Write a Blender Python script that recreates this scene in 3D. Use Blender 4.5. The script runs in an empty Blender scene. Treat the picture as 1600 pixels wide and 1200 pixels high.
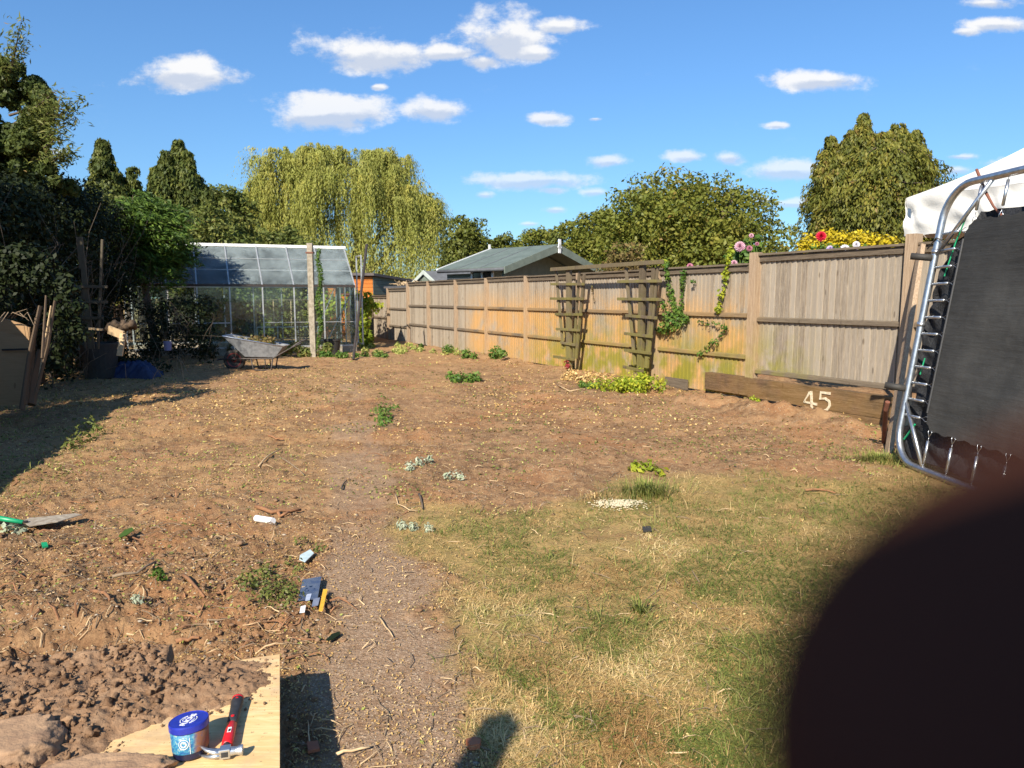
import bpy, bmesh, math, random
import numpy as np
from mathutils import Vector, Matrix
R = math.radians
random.seed(7); rng = np.random.default_rng(7)
scn = bpy.context.scene
COL = scn.collection

# ------------------------------------------------------------------ camera
H0 = 1.5; FPX = 1109.0; PITCH = 6.94
cam = bpy.data.cameras.new('camera'); camo = bpy.data.objects.new('camera', cam); COL.objects.link(camo)
cam.sensor_width = 36; cam.lens = FPX/1600*36
camo.location = (0, 0, H0); camo.rotation_euler = (R(90-PITCH), 0, 0)
cam.clip_start = 0.003; cam.clip_end = 2000
cam.dof.use_dof = True; cam.dof.focus_distance = 3.6; cam.dof.aperture_fstop = 8.8
scn.camera = camo
CP, SP = math.cos(R(PITCH)), math.sin(R(PITCH))

# ------------------------------------------------------------------ light and sky
SUN_AZ, SUN_EL = 20.0, 37.0
sd = Vector((math.sin(R(SUN_AZ))*math.cos(R(SUN_EL)), math.cos(R(SUN_AZ))*math.cos(R(SUN_EL)), -math.sin(R(SUN_EL))))
sl = bpy.data.lights.new('sun', 'SUN'); sl.energy = 5.0; sl.angle = R(0.5); sl.color = (1.0, 0.91, 0.775)
so = bpy.data.objects.new('sun', sl); COL.objects.link(so); so.rotation_euler = sd.to_track_quat('-Z', 'Y').to_euler()
scn.view_settings.view_transform = 'Standard'; scn.view_settings.look = 'None'
scn.view_settings.exposure = 0.80; scn.view_settings.gamma = 1.0
W = bpy.data.worlds.new('World'); scn.world = W; W.use_nodes = True
wn, wl = W.node_tree.nodes, W.node_tree.links
wn.clear()

class NT:
    def __init__(s, tree): s.t = tree; s.n = tree.nodes; s.l = tree.links
    def new(s, typ, **kw):
        n = s.n.new(typ)
        for k, v in kw.items():
            setattr(n, k, v)
        return n
    def put(s, sock, v):
        if isinstance(v, bpy.types.NodeSocket): s.l.new(v, sock)
        elif isinstance(v, (tuple, list)) and len(v) == 3 and sock.type == 'RGBA': sock.default_value = (*v, 1)
        else: sock.default_value = v
    def math(s, op, a, b=None, c=None, clamp=False):
        n = s.n.new('ShaderNodeMath'); n.operation = op; n.use_clamp = clamp
        s.put(n.inputs[0], a)
        if b is not None: s.put(n.inputs[1], b)
        if c is not None: s.put(n.inputs[2], c)
        return n.outputs[0]
    def mix(s, f, a, b, mode='MIX'):
        n = s.n.new('ShaderNodeMix'); n.data_type = 'RGBA'; n.blend_type = mode
        s.put(n.inputs[0], f); s.put(n.inputs[6], a); s.put(n.inputs[7], b); return n.outputs[2]
    def noise(s, vec, scale, detail=4, rough=.55, dist=0, out=0):
        n = s.n.new('ShaderNodeTexNoise'); n.inputs['Scale'].default_value = scale
        n.inputs['Detail'].default_value = detail; n.inputs['Roughness'].default_value = rough
        n.inputs['Distortion'].default_value = dist
        if vec is not None: s.l.new(vec, n.inputs['Vector'])
        return n.outputs[out]
    def ramp(s, f, stops):
        n = s.n.new('ShaderNodeValToRGB'); e = n.color_ramp.elements
        while len(e) < len(stops): e.new(.5)
        for i, (p, c) in enumerate(stops):
            e[i].position = p; e[i].color = (*c, 1) if len(c) == 3 else c
        s.put(n.inputs[0], f); return n.outputs[0]
    def step(s, f, a, b, to0=0., to1=1.):
        n = s.n.new('ShaderNodeMapRange'); n.interpolation_type = 'SMOOTHSTEP'
        s.put(n.inputs[0], f); n.inputs[1].default_value = a; n.inputs[2].default_value = b
        n.inputs[3].default_value = to0; n.inputs[4].default_value = to1; return n.outputs[0]
    def scale(s, vec, sc):
        n = s.n.new('ShaderNodeMapping'); n.inputs['Scale'].default_value = sc; s.l.new(vec, n.inputs['Vector']); return n.outputs[0]

w = NT(W.node_tree)
sky = w.new('ShaderNodeTexSky'); sky.sky_type = 'NISHITA'; sky.sun_disc = False
sky.sun_elevation = R(SUN_EL); sky.sun_rotation = R(180+SUN_AZ); sky.air_density = 1.0; sky.dust_density = 0.4; sky.ozone_density = 3.0
SKY_MUL = (0.66, .95, 1.18)
# clouds: fair-weather puffs given as directions in the world (tangent coordinates u=x/y, v=z/y)
tc = w.new('ShaderNodeTexCoord'); sx = w.new('ShaderNodeSeparateXYZ'); w.l.new(tc.outputs['Generated'], sx.inputs[0])
yy = w.math('MAXIMUM', sx.outputs[1], 0.02)
u_ = w.math('DIVIDE', sx.outputs[0], yy); v_ = w.math('DIVIDE', sx.outputs[2], yy)
cb = w.new('ShaderNodeCombineXYZ'); w.l.new(u_, cb.inputs[0]); w.l.new(v_, cb.inputs[1])
uv = cb.outputs[0]
skyc = w.mix(1.0, sky.outputs[0], w.mix(w.step(sx.outputs[2], -.05, .42), (.56, .76, .90), SKY_MUL), 'MULTIPLY')
n1 = w.noise(w.scale(uv, (1, 1.6, 1)), 15, 8, .66)
n2 = w.noise(w.scale(uv, (1, 2.0, 1)), 5, 4, .5, 0.3)
def dirpx(px, py):
    dx, dy = px-800, 600-py
    return Vector((dx, FPX*CP+dy*SP, dy*CP-FPX*SP))
CL = [(285,120,100,24),(290,106,62,20),(520,172,100,26),(500,186,80,22),(680,172,56,20),(700,82,60,14),(590,84,105,30),(790,58,82,38),(750,96,40,14),
      (870,40,52,14),(840,84,40,14),(858,186,46,12),(1282,126,78,16),(950,252,44,13),(1070,245,40,11),(1140,247,32,13),(835,282,112,15),(865,297,28,8),
      (930,300,30,9),(757,305,18,8),(868,328,22,7),(1230,266,66,18),(1240,318,50,9),(1555,38,66,13),(1510,50,30,10),(1492,266,40,11),(1570,256,44,11),
      (1545,5,50,10),(1215,196,26,6),(1410,262,60,8),(1500,245,40,6),(90,238,30,9),(828,350,20,5),(1190,312,30,6),(590,136,16,6),(930,186,16,4)]
mask = None; vsum = None
for (px, py, a, b) in CL:
    d = dirpx(px, py); u0, v0 = d.x/d.y, d.z/d.y
    au, bv = 1.05*a/FPX, 1.1*b/FPX
    eu = w.math('MULTIPLY', w.math('SUBTRACT', u_, u0), 1/au); ev = w.math('MULTIPLY', w.math('SUBTRACT', v_, v0), 1/bv)
    r2 = w.math('ADD', w.math('MULTIPLY', eu, eu), w.math('MULTIPLY', ev, ev))
    m = w.math('SUBTRACT', 1.0, w.math('SQRT', r2))
    if a < 50: m = w.math('SUBTRACT', m, 0.10)
    vv = w.math('MULTIPLY', w.math('MAXIMUM', m, 0.0), ev); vsum = vv if vsum is None else w.math('ADD', vsum, vv)
    mask = m if mask is None else w.math('MAXIMUM', mask, m)
dens = w.math('ADD', w.math('MAXIMUM', mask, -1.2), w.math('MULTIPLY', w.math('SUBTRACT', n1, .5), 2.1))
dens = w.math('ADD', dens, w.math('MULTIPLY', w.math('SUBTRACT', n2, .5), 1.4))
alpha = w.step(dens, -.02, .62, 0, .95)
alpha = w.math('MULTIPLY', w.math('MULTIPLY', alpha, w.step(v_, .12, .32, .62, 1.)), w.step(sx.outputs[1], .03, .1))
cshade = w.step(w.math('ADD', vsum, w.math('MULTIPLY', w.math('SUBTRACT', n1, .5), .9)), -.16, .10)
ccol = w.mix(cshade, (4.2, 4.6, 5.4), (6.6, 6.55, 6.5))
thin = w.step(n1, .60, .9, 0, .10)   # faint high wisps
fin = w.mix(w.math('MAXIMUM', alpha, w.math('MULTIPLY', thin, 1.0)), skyc, ccol)
bg = w.new('ShaderNodeBackground'); bg.inputs[1].default_value = 0.088; w.l.new(fin, bg.inputs[0])
wo = w.new('ShaderNodeOutputWorld'); w.l.new(bg.outputs[0], wo.inputs[0])
scn.cycles.use_denoising = True
scn.cycles.max_bounces = 8; scn.cycles.transparent_max_bounces = 24; scn.cycles.diffuse_bounces = 3; scn.cycles.glossy_bounces = 3

# ------------------------------------------------------------------ measuring helpers (pixel of the 1600x1200 view -> point on a real surface)
def P(px, py, z=0.0):
    d = dirpx(px, py); t = (z-H0)/d.z; return Vector((d.x*t, d.y*t, z))
def Q(px, py, Y):
    d = dirpx(px, py); t = Y/d.y; return Vector((d.x*t, Y, H0+d.z*t))
def PL(px, py, p0, n):
    d = dirpx(px, py); o = Vector((0, 0, H0)); t = (p0-o).dot(n)/d.dot(n); return o+d*t

# ------------------------------------------------------------------ object helpers
def tag(o, label=None, cat=None, group=None, kind=None):
    if label: o['label'] = label
    if cat: o['category'] = cat
    if group: o['group'] = group
    if kind: o['kind'] = kind
    return o
def empty(name, loc, label=None, cat=None, group=None, kind=None):
    o = bpy.data.objects.new(name, None); COL.objects.link(o); o.location = loc; o.empty_display_size = .1
    return tag(o, label, cat, group, kind)
def link(me, name, parent=None, mat=None, smooth=False):
    o = bpy.data.objects.new(name, me); COL.objects.link(o)
    if mat is not None: me.materials.append(mat)
    if parent is not None:
        o.parent = parent; bpy_inv[o] = parent
    if smooth: me.shade_smooth()
    return o
bpy_inv = {}
def wloc(o):
    v = Vector(o.location)
    while o.parent: o = o.parent; v += Vector(o.location)
    return v
class MB:
    def __init__(s): s.v = []; s.f = []; s.t = []
    def add(s, vs, fs, tint=None):
        b = len(s.v); s.v += [tuple(v) for v in vs]; s.f += [tuple(i+b for i in f) for f in fs]
        s.t += [(random.random() if tint is None else tint)]*len(vs); return s
    def frame(s, o, X, Y, Z, tint=None):   # box with corner o and edge vectors
        o, X, Y, Z = Vector(o), Vector(X), Vector(Y), Vector(Z)
        vs = [o, o+X, o+X+Y, o+Y, o+Z, o+X+Z, o+X+Y+Z, o+Y+Z]
        fs = [(0,3,2,1),(4,5,6,7),(0,1,5,4),(1,2,6,5),(2,3,7,6),(3,0,4,7)]
        if X.cross(Y).dot(Z) < 0: fs = [f[::-1] for f in fs]
        return s.add(vs, fs, tint)
    def box(s, c, size, rz=0, tint=None):
        X = Vector((math.cos(rz), math.sin(rz), 0))*size[0]; Y = Vector((-math.sin(rz), math.cos(rz), 0))*size[1]; Z = Vector((0,0,size[2]))
        return s.frame(Vector(c)-X/2-Y/2-Z/2, X, Y, Z, tint)
    def bar(s, a, b, wd, th, side=(1,0,0), tint=None):  # side: direction of width
        a, b = Vector(a), Vector(b); d = b-a; sd_ = Vector(side); sd_ = (sd_-d*(sd_.dot(d)/d.dot(d))).normalized(); n = d.cross(sd_).normalized()
        return s.frame(a-sd_*wd/2-n*th/2, d, sd_*wd, n*th, tint)
    def tube(s, pts, rad, seg=8, tint=None, cap=True, squash=None):
        pts = [Vector(p) for p in pts]; n = len(pts)
        rad = [rad]*n if isinstance(rad, (int, float)) else list(rad)
        t0 = (pts[1]-pts[0]).normalized(); up = Vector((0,0,1)) if abs(t0.z) < .9 else Vector((1,0,0))
        nx = up.cross(t0).normalized(); vs = []; fs = []
        for i, p in enumerate(pts):
            t = (pts[min(i+1, n-1)]-pts[max(i-1, 0)]).normalized()
            nx = (nx-t*nx.dot(t)).normalized(); ny = t.cross(nx)
            for k in range(seg):
                a = 2*math.pi*k/seg; vs.append(p+nx*math.cos(a)*rad[i]+ny*math.sin(a)*rad[i]*(squash or 1))
        for i in range(n-1):
            for k in range(seg):
                k2 = (k+1) % seg; fs.append((i*seg+k, i*seg+k2, (i+1)*seg+k2, (i+1)*seg+k))
        if cap: fs.append(tuple(range(seg))[::-1]); fs.append(tuple((n-1)*seg+k for k in range(seg)))
        return s.add(vs, fs, tint)
    def lathe(s, prof, c, seg=32, axis=None, tint=None):   # prof: (r, z)
        M = Vector((0,0,1)).rotation_difference(Vector(axis or (0,0,1))).to_matrix(); c = Vector(c); vs = []; fs = []
        for r, z in prof:
            for k in range(seg):
                a = 2*math.pi*k/seg; vs.append(c+M@Vector((r*math.cos(a), r*math.sin(a), z)))
        for i in range(len(prof)-1):
            for k in range(seg):
                k2 = (k+1) % seg; fs.append((i*seg+k, i*seg+k2, (i+1)*seg+k2, (i+1)*seg+k))
        fs.append(tuple(range(seg))[::-1]); fs.append(tuple((len(prof)-1)*seg+k for k in range(seg)))
        return s.add(vs, fs, tint)
    def prism(s, poly, off, tint=None):   # poly: list of 3d points, extruded by vector off
        n = len(poly); off = Vector(off); vs = [Vector(p) for p in poly]+[Vector(p)+off for p in poly]
        nn = Vector((0,0,0))
        for i in range(n): nn += Vector(poly[i]).cross(Vector(poly[(i+1) % n]))
        fs = [tuple(range(n))[::-1], tuple(range(n, 2*n))]+[(i, (i+1) % n, n+(i+1) % n, n+i) for i in range(n)]
        if nn.dot(off) < 0: fs = [f[::-1] for f in fs]
        return s.add(vs, fs, tint)
    def build(s, name, mat, parent=None, smooth=False, bevel=0, sub=0, disp=0):
        if not s.v: return None
        off = wloc(parent) if parent is not None else Vector((0,0,0))
        me = bpy.data.meshes.new(name); me.from_pydata([tuple(Vector(v)-off) for v in s.v], [], s.f)
        a = me.attributes.new('tint', 'FLOAT', 'POINT'); a.data.foreach_set('value', s.t)
        o = link(me, name, parent, mat, smooth)
        if bevel:
            m = o.modifiers.new('b', 'BEVEL'); m.width = bevel; m.segments = 2; m.limit_method = 'ANGLE'
        if sub:
            m = o.modifiers.new('s', 'SUBSURF'); m.levels = sub; m.render_levels = sub
        return o
def root(mb_obj):  # put a top-level mesh's origin at its base
    return mb_obj
def npmesh(name, V, F, mat, parent=None, tint=None, smooth=False, cols=None):
    """V (n,3), F (m,k) arrays with k = 3 or 4"""
    me = bpy.data.meshes.new(name); m, k = F.shape
    if parent is not None: V = V-np.array(wloc(parent))
    me.vertices.add(len(V)); me.vertices.foreach_set('co', V.astype(np.float32).ravel())
    me.loops.add(m*k); me.loops.foreach_set('vertex_index', F.astype(np.int32).ravel())
    me.polygons.add(m); me.polygons.foreach_set('loop_start', np.arange(0, m*k, k, dtype=np.int32))
    if smooth: me.polygons.foreach_set('use_smooth', np.ones(m, dtype=bool))
    if tint is not None:
        a = me.attributes.new('tint', 'FLOAT', 'POINT'); a.data.foreach_set('value', tint.astype(np.float32))
    if cols is not None:
        a = me.attributes.new('mask', 'FLOAT_COLOR', 'POINT'); a.data.foreach_set('color', cols.astype(np.float32).ravel())
    me.update(calc_edges=True)
    o = link(me, name, parent, mat); return o

# noise on arrays
def _h(ix, iy, s):
    v = np.sin(ix*127.1+iy*311.7+s*74.7)*43758.5453; return v-np.floor(v)
def vn(x, y, s=0):
    ix, iy = np.floor(x), np.floor(y); fx, fy = x-ix, y-iy; fx = fx*fx*(3-2*fx); fy = fy*fy*(3-2*fy)
    a, b, c, d = _h(ix, iy, s), _h(ix+1, iy, s), _h(ix, iy+1, s), _h(ix+1, iy+1, s)
    return (a*(1-fx)+b*fx)*(1-fy)+(c*(1-fx)+d*fx)*fy
def fbm(x, y, sc=1., octv=4, s=0, g=.5):
    t = 0; a = 1; n = 0
    for o in range(octv):
        t = t+a*(vn(x*sc+o*17.3, y*sc-o*9.1, s+o)-.5); n += a; a *= g; sc *= 2.03
    return t/n*2
def sst(x, a, b):
    t = np.clip((x-a)/(b-a), 0, 1); return t*t*(3-2*t)

# ------------------------------------------------------------------ materials
def mat(name):
    m = bpy.data.materials.new(name); m.use_nodes = True; m.node_tree.nodes.clear(); return m, NT(m.node_tree)
def finish(t, col, rough=.7, metal=0., bump=None, bstr=.3, bdist=.01, trans=0., spec=.5, extra=None):
    p = t.new('ShaderNodeBsdfPrincipled'); t.put(p.inputs['Base Color'], col); t.put(p.inputs['Roughness'], rough)
    t.put(p.inputs['Metallic'], metal); t.put(p.inputs['Specular IOR Level'], spec)
    if bump is not None:
        b = t.new('ShaderNodeBump'); b.inputs['Strength'].default_value = bstr; b.inputs['Distance'].default_value = bdist
        t.l.new(bump, b.inputs['Height']); t.l.new(b.outputs[0], p.inputs['Normal'])
    out = t.new('ShaderNodeOutputMaterial'); sh = p.outputs[0]
    if trans > 0:
        tr = t.new('ShaderNodeBsdfTranslucent'); t.put(tr.inputs[0], col); mx = t.new('ShaderNodeMixShader'); mx.inputs[0].default_value = trans
        t.l.new(sh, mx.inputs[1]); t.l.new(tr.outputs[0], mx.inputs[2]); sh = mx.outputs[0]
    t.l.new(sh, out.inputs[0]); return p
def attr(t, name='tint', out=2):
    a = t.new('ShaderNodeAttribute'); a.attribute_name = name; return a.outputs[out]
def geo(t): return t.new('ShaderNodeNewGeometry').outputs['Position']
def leafmat(name, c1, c2, c3, rough=.5, trans=.3, dead=None):
    m, t = mat(name); a = attr(t)
    st = [(0., c1), (.5, c2), (1., c3)]
    if dead: st = [(0., c1), (.45, c2), (.9, c3), (.96, dead)]
    col = t.ramp(a, st)
    n = t.noise(geo(t), .9, 2); col = t.mix(t.step(n, .3, .7, 0, .55), col, tuple(.62*x for x in c2))
    finish(t, col, rough, trans=trans, spec=.2); return m
def simple(name, c1, c2=None, sc=8, rough=.6, metal=0, bstr=.2, bd=.004, streak=None, spec=.5, tintamt=.0):
    m, t = mat(name); c2 = c2 or tuple(.7*x for x in c1)
    v = geo(t)
    if streak: v = t.scale(v, streak)
    n = t.noise(v, sc, 6, .65); col = t.mix(t.step(n, .3, .7), c1, c2)
    if tintamt: 
        a = attr(t); col = t.mix(t.math('MULTIPLY', a, tintamt), col, tuple(.35*x for x in c1))
    finish(t, col, rough, metal, n, bstr, bd, spec=spec); return m

M = {}
def woodmat(name, base, dark, light, axis='z', orange=0., algae=0., rough=.85, tintamt=.75):
    """weathered timber; the grain runs along axis"""
    m, t = mat(name); g = geo(t)
    if axis == 'f':
        mp = t.new('ShaderNodeMapping'); mp.inputs['Rotation'].default_value = (0, 0, -R(117.7)); t.l.new(g, mp.inputs['Vector']); g = mp.outputs[0]; axis = 'x'
    sc = {'z': (22, 22, 1.2), 'x': (1.2, 22, 22), 'y': (22, 1.2, 22), 'd': (9, 9, 9)}[axis]
    gr = t.noise(t.scale(g, sc), 3.0, 7, .7, .4); gr2 = t.noise(t.scale(g, tuple(4*a for a in sc)), 3., 4, .7)
    col = t.mix(t.step(gr, .32, .68), dark, base); col = t.mix(t.step(gr2, .52, .75, 0, .6), col, light)
    ti = attr(t); col = t.mix(t.math('MULTIPLY', ti, tintamt), col, t.mix(.5, light, base))
    col = t.mix(t.step(ti, .75, 1., 0, .35), col, dark)
    kn = t.new('ShaderNodeTexVoronoi'); kn.inputs['Scale'].default_value = 1.0; kn.inputs['Randomness'].default_value = 1
    t.l.new(t.scale(g, (7, 7, 2.4)), kn.inputs['Vector']); col = t.mix(t.step(kn.outputs[0], .13, .06, 0, .75), col, dark)
    at = t.new('ShaderNodeAttribute'); at.attribute_name = 'stain'; sep = t.new('ShaderNodeSeparateColor'); t.l.new(at.outputs[0], sep.inputs[0])
    pn = t.noise(g, 2.1, 4, .6)
    if orange: col = t.mix(t.math('MULTIPLY', t.math('MULTIPLY', sep.outputs[0], t.step(pn, .25, .6)), orange), col, t.mix(gr2, (.42, .19, .035), (.70, .42, .12)))
    if algae:  col = t.mix(t.math('MULTIPLY', t.math('MULTIPLY', sep.outputs[1], t.step(t.noise(g, 3.3, 5, .6), .34, .58)), algae), col, t.mix(gr, (.12, .135, .008), (.36, .31, .035)))
    finish(t, col, rough, bump=t.math('ADD', gr, gr2), bstr=.35, bdist=.004, spec=.25); return m
M['board'] = woodmat('weathered_board', (.335,.275,.205), (.135,.105,.075), (.60,.54,.44), 'z', .68, .9)
M['rail'] = woodmat('weathered_rail', (.155,.12,.083), (.07,.052,.037), (.28,.23,.165), 'f', .3, .5)
M['post'] = woodmat('pale_post', (.40,.295,.195), (.24,.165,.105), (.56,.44,.31), 'z', .25, .5, tintamt=.2)
M['trellis'] = woodmat('grey_trellis', (.125,.095,.062), (.055,.04,.028), (.22,.175,.12), 'z', .0, .6)
M['sleeper'] = woodmat('old_sleeper', (.135,.08,.05), (.04,.02,.012), (.31,.22,.14), 'f', .3, .5, tintamt=.2)
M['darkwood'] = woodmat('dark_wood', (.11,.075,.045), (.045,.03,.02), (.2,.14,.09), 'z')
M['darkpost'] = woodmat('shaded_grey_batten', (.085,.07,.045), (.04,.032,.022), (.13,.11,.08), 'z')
M['deadstem'] = simple('dull_dead_stem', (.13,.10,.07), (.08,.06,.04), 30, .9, tintamt=.6)
M['ply_old'] = woodmat('old_plywood', (.36,.22,.11), (.19,.11,.055), (.46,.30,.16), 'x')
M['cladding'] = simple('green_paint', (.17,.20,.16), (.125,.15,.12), 6, .6)
M['orangewood'] = woodmat('orange_cladding', (.62,.20,.04), (.42,.12,.025), (.72,.28,.07), 'x')
M['felt_green'] = simple('green_roof_felt', (.085,.112,.098), (.12,.152,.135), 3, .85)
M['felt_dark'] = simple('dark_roof_felt', (.10,.085,.08), (.16,.135,.12), 4, .9)
M['slate'] = simple('grey_roof_felt', (.105,.11,.12), (.07,.075,.08), 5, .8)
M['white'] = simple('white_paint', (.8,.8,.78), (.7,.7,.68), 6, .5)
M['black'] = simple('black_interior', (.02,.02,.02), (.012,.012,.012), 6, .8)
M['alu'] = simple('dull_aluminium', (.52,.54,.54), (.36,.37,.36), 14, .45, .55)
M['galv'] = simple('galvanised_steel', (.60,.62,.64), (.40,.42,.44), 22, .34, .9, .12, .001)
M['oldsteel'] = simple('worn_tray_steel', (.22,.225,.23), (.13,.135,.14), 14, .65, .05, .15, .001)
M['concrete'] = simple('pale_concrete', (.38,.335,.26), (.21,.18,.13), 14, .95, bstr=.8, bd=.006)
M['rubber'] = simple('black_rubber', (.025,.024,.023), (.04,.036,.03), 20, .7)
M['bark'] = simple('bark', (.14,.10,.07), (.07,.05,.035), 9, .95, bstr=.8, bd=.02)
M['twig'] = simple('dead_twig', (.34,.25,.16), (.20,.14,.09), 30, .9, tintamt=.7)
M['palewood'] = simple('pale_cut_wood', (.66,.48,.27), (.5,.34,.18), 30, .8, tintamt=.4)
M['root'] = simple('orange_root', (.36,.17,.075), (.20,.10,.05), 30, .9, tintamt=.4)
M['canvas'] = simple('white_canvas', (.62,.605,.57), (.56,.545,.51), 1.5, .7, bstr=.5, bd=.05)
M['red'] = simple('red_plastic', (.62,.015,.02), (.5,.012,.015), 30, .35)
M['blackgrip'] = simple('black_grip', (.035,.035,.038), (.02,.02,.02), 60, .6)
M['blueplastic'] = simple('blue_lid_plastic', (.018,.035,.36), (.012,.022,.25), 30, .35)
M['darkblue'] = simple('navy_plastic', (.01,.012,.05), (.008,.01,.03), 30, .4)
M['rim_red'] = simple('dark_red_rim', (.22,.02,.02), (.15,.02,.02), 20, .6)
M['darkmetal'] = simple('dark_metal', (.03,.03,.03), (.07,.05,.04), 20, .5, .3)
M['rust'] = simple('rusty_steel', (.20,.07,.04), (.12,.05,.03), 20, .8)
M['green_pl'] = simple('green_plastic', (.01,.33,.14), (.01,.24,.10), 20, .4)
M['purple'] = simple('pale_lilac_plastic', (.3,.26,.42), (.22,.2,.33), 20, .5)
M['bluefab'] = simple('blue_tarpaulin', (.014,.03,.10), (.008,.016,.055), 9, .55, bstr=.8, bd=.03)
M['terracotta'] = simple('terracotta', (.42,.14,.06), (.34,.12,.06), 20, .8)
M['yellow'] = simple('orange_card', (.75,.42,.03), (.65,.34,.02), 20, .5)
M['stone'] = simple('sandstone', (.38,.24,.135), (.24,.145,.085), 9, .95, bstr=.9, bd=.02)
M['skin'] = simple('skin', (.105,.042,.027), (.085,.034,.022), 60, .9, spec=.0)  # darkened below a skin tone: the finger's shade is in this colour
M['sleeve'] = simple('grey_sleeve', (.10,.10,.12), (.08,.08,.10), 60, .9)
M['shade'] = simple('navy_net', (.02,.022,.026), (.006,.006,.008), 16, .75, bstr=1., bd=.04)

# plywood for the worktop
m, t = mat('yellow_plywood'); g = t.new('ShaderNodeTexCoord').outputs['Object']
gr = t.noise(t.scale(g, (4, 34, 4)), 1.2, 6, .6, 1.2); gr2 = t.noise(t.scale(g, (9, 80, 9)), 2.0, 4, .6)
c = t.mix(t.step(gr, .35, .7), (.66,.43,.18), (.78,.56,.28)); c = t.mix(t.step(gr2, .5, .8, 0, .4), c, (.48,.28,.10))
dn = t.noise(g, 3.2, 6, .7); c = t.mix(t.step(dn, .42, .66, 0, .7), c, (.40,.28,.17)); c = t.mix(t.step(t.noise(g, 60, 3, .7), .62, .7, 0, .7), c, (.14,.09,.05))
finish(t, c, .75, bump=gr2, bstr=.2, bdist=.002); M['ply'] = m
# old bucket label
m, t = mat('worn_blue_label'); g = t.new('ShaderNodeTexCoord').outputs['Object']
n = t.noise(g, 95, 6, .75); c = t.ramp(n, [(.2,(.01,.025,.08)),(.42,(.015,.09,.25)),(.53,(.03,.22,.33)),(.62,(.30,.36,.30)),(.74,(.60,.58,.48))])
s_ = t.new('ShaderNodeSeparateXYZ'); t.l.new(g, s_.inputs[0])
c = t.mix(t.math('MULTIPLY', t.step(s_.outputs[0], .022, .034), t.step(n, .3, .5, .5, 1)), c, (.24,.10,.05))
finish(t, c, .5, bump=n, bstr=.3, bdist=.002); M['label'] = m
# glass
def glassmat(name, tintc, dirt=.10, dirtc=(.55,.62,.66)):
    m, t = mat(name); tr = t.new('ShaderNodeBsdfTransparent'); t.put(tr.inputs[0], tintc)
    gl = t.new('ShaderNodeBsdfGlossy'); gl.inputs['Roughness'].default_value = .03
    fr = t.new('ShaderNodeFresnel'); fr.inputs[0].default_value = 1.42
    m1 = t.new('ShaderNodeMixShader'); t.l.new(fr.outputs[0], m1.inputs[0]); t.l.new(tr.outputs[0], m1.inputs[1]); t.l.new(gl.outputs[0], m1.inputs[2])
    df = t.new('ShaderNodeBsdfDiffuse'); t.put(df.inputs[0], dirtc); m2 = t.new('ShaderNodeMixShader')
    n = t.noise(geo(t), 1.7, 6, .7); t.l.new(t.step(n, .25, .75, dirt*.4, dirt*1.6), m2.inputs[0])
    t.l.new(m1.outputs[0], m2.inputs[1]); t.l.new(df.outputs[0], m2.inputs[2])
    o = t.new('ShaderNodeOutputMaterial'); t.l.new(m2.outputs[0], o.inputs[0]); return m
M['glass'] = glassmat('greenhouse_glass', (.88,.94,.93), .04, (.4,.45,.45))
M['roofglass'] = glassmat('dusty_roof_glass', (.88,.94,.96), .10, (.56,.62,.62))
M['darkglass'] = simple('dark_window_glass', (.03,.035,.04), (.02,.02,.02), 3, .08)
# trampoline mat
m, t = mat('black_trampoline_mat'); g = geo(t); n = t.noise(g, 2.2, 6, .7); n2 = t.noise(g, 40, 3, .8)
c = t.mix(t.step(n, .3, .75), (.024,.024,.023), (.050,.049,.045)); c = t.mix(t.step(t.noise(g, .9, 7, .75), .5, .7, 0, .5), c, (.085,.08,.07)); c = t.mix(t.step(n2, .70, .76, 0, .6), c, (.25,.23,.2))
wv = t.noise(t.scale(g, (1, 1.2, 10)), 1.5, 4, .6)
finish(t, c, .8, bump=t.math('ADD', wv, n), bstr=.35, bdist=.03); M['mat'] = m
# ground
m, t = mat('ground_soil_and_grass'); g = geo(t); at = t.new('ShaderNodeAttribute'); at.attribute_name = 'mask'
sep = t.new('ShaderNodeSeparateColor'); t.l.new(at.outputs[0], sep.inputs[0]); lawn, path, dry = sep.outputs
nA = t.noise(g, 1.3, 6, .65); nB = t.noise(g, 11, 7, .7); nC = t.noise(g, 70, 5, .75); nD = t.noise(g, 4.2, 5, .6, .4)
soil = t.mix(t.step(nA, .36, .66), (.140,.074,.037), (.345,.188,.092)); soil = t.mix(t.step(nB, .30, .72, 0, .9), soil, t.mix(nD, (.36,.222,.118), (.46,.285,.14)))
soil = t.mix(t.step(t.noise(g, .8, 5, .6, .5), .50, .62, 0, .65), soil, t.mix(nB, (.25,.115,.05), (.43,.21,.092)))
soil = t.mix(t.step(nC, .42, .72, 0, .6), soil, (.07,.04,.022)); 
vo = t.new('ShaderNodeTexVoronoi'); vo.inputs['Scale'].default_value = 46; t.l.new(g, vo.inputs['Vector'])
sepc = t.new('ShaderNodeSeparateColor'); t.l.new(vo.outputs['Color'], sepc.inputs[0])
fleck = t.math('MULTIPLY', t.step(vo.outputs['Distance'], .34, .20), t.step(sepc.outputs[0], .60, .70))
soil = t.mix(t.math('MULTIPLY', fleck, .8), soil, t.mix(sepc.outputs[1], (.50,.36,.18), (.55,.48,.36)))
soil = t.mix(t.math('MULTIPLY', dry, t.step(nB, .4, .6, .25, .95)), soil, t.mix(t.step(nC, .35, .65), (.25,.145,.068), (.50,.32,.15)))
pth = t.mix(t.step(nC, .35, .65), (.25,.158,.094), (.42,.288,.185))
vp = t.new('ShaderNodeTexVoronoi'); vp.inputs['Scale'].default_value = 110; t.l.new(g, vp.inputs['Vector'])
sp2 = t.new('ShaderNodeSeparateColor'); t.l.new(vp.outputs['Color'], sp2.inputs[0])
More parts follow.
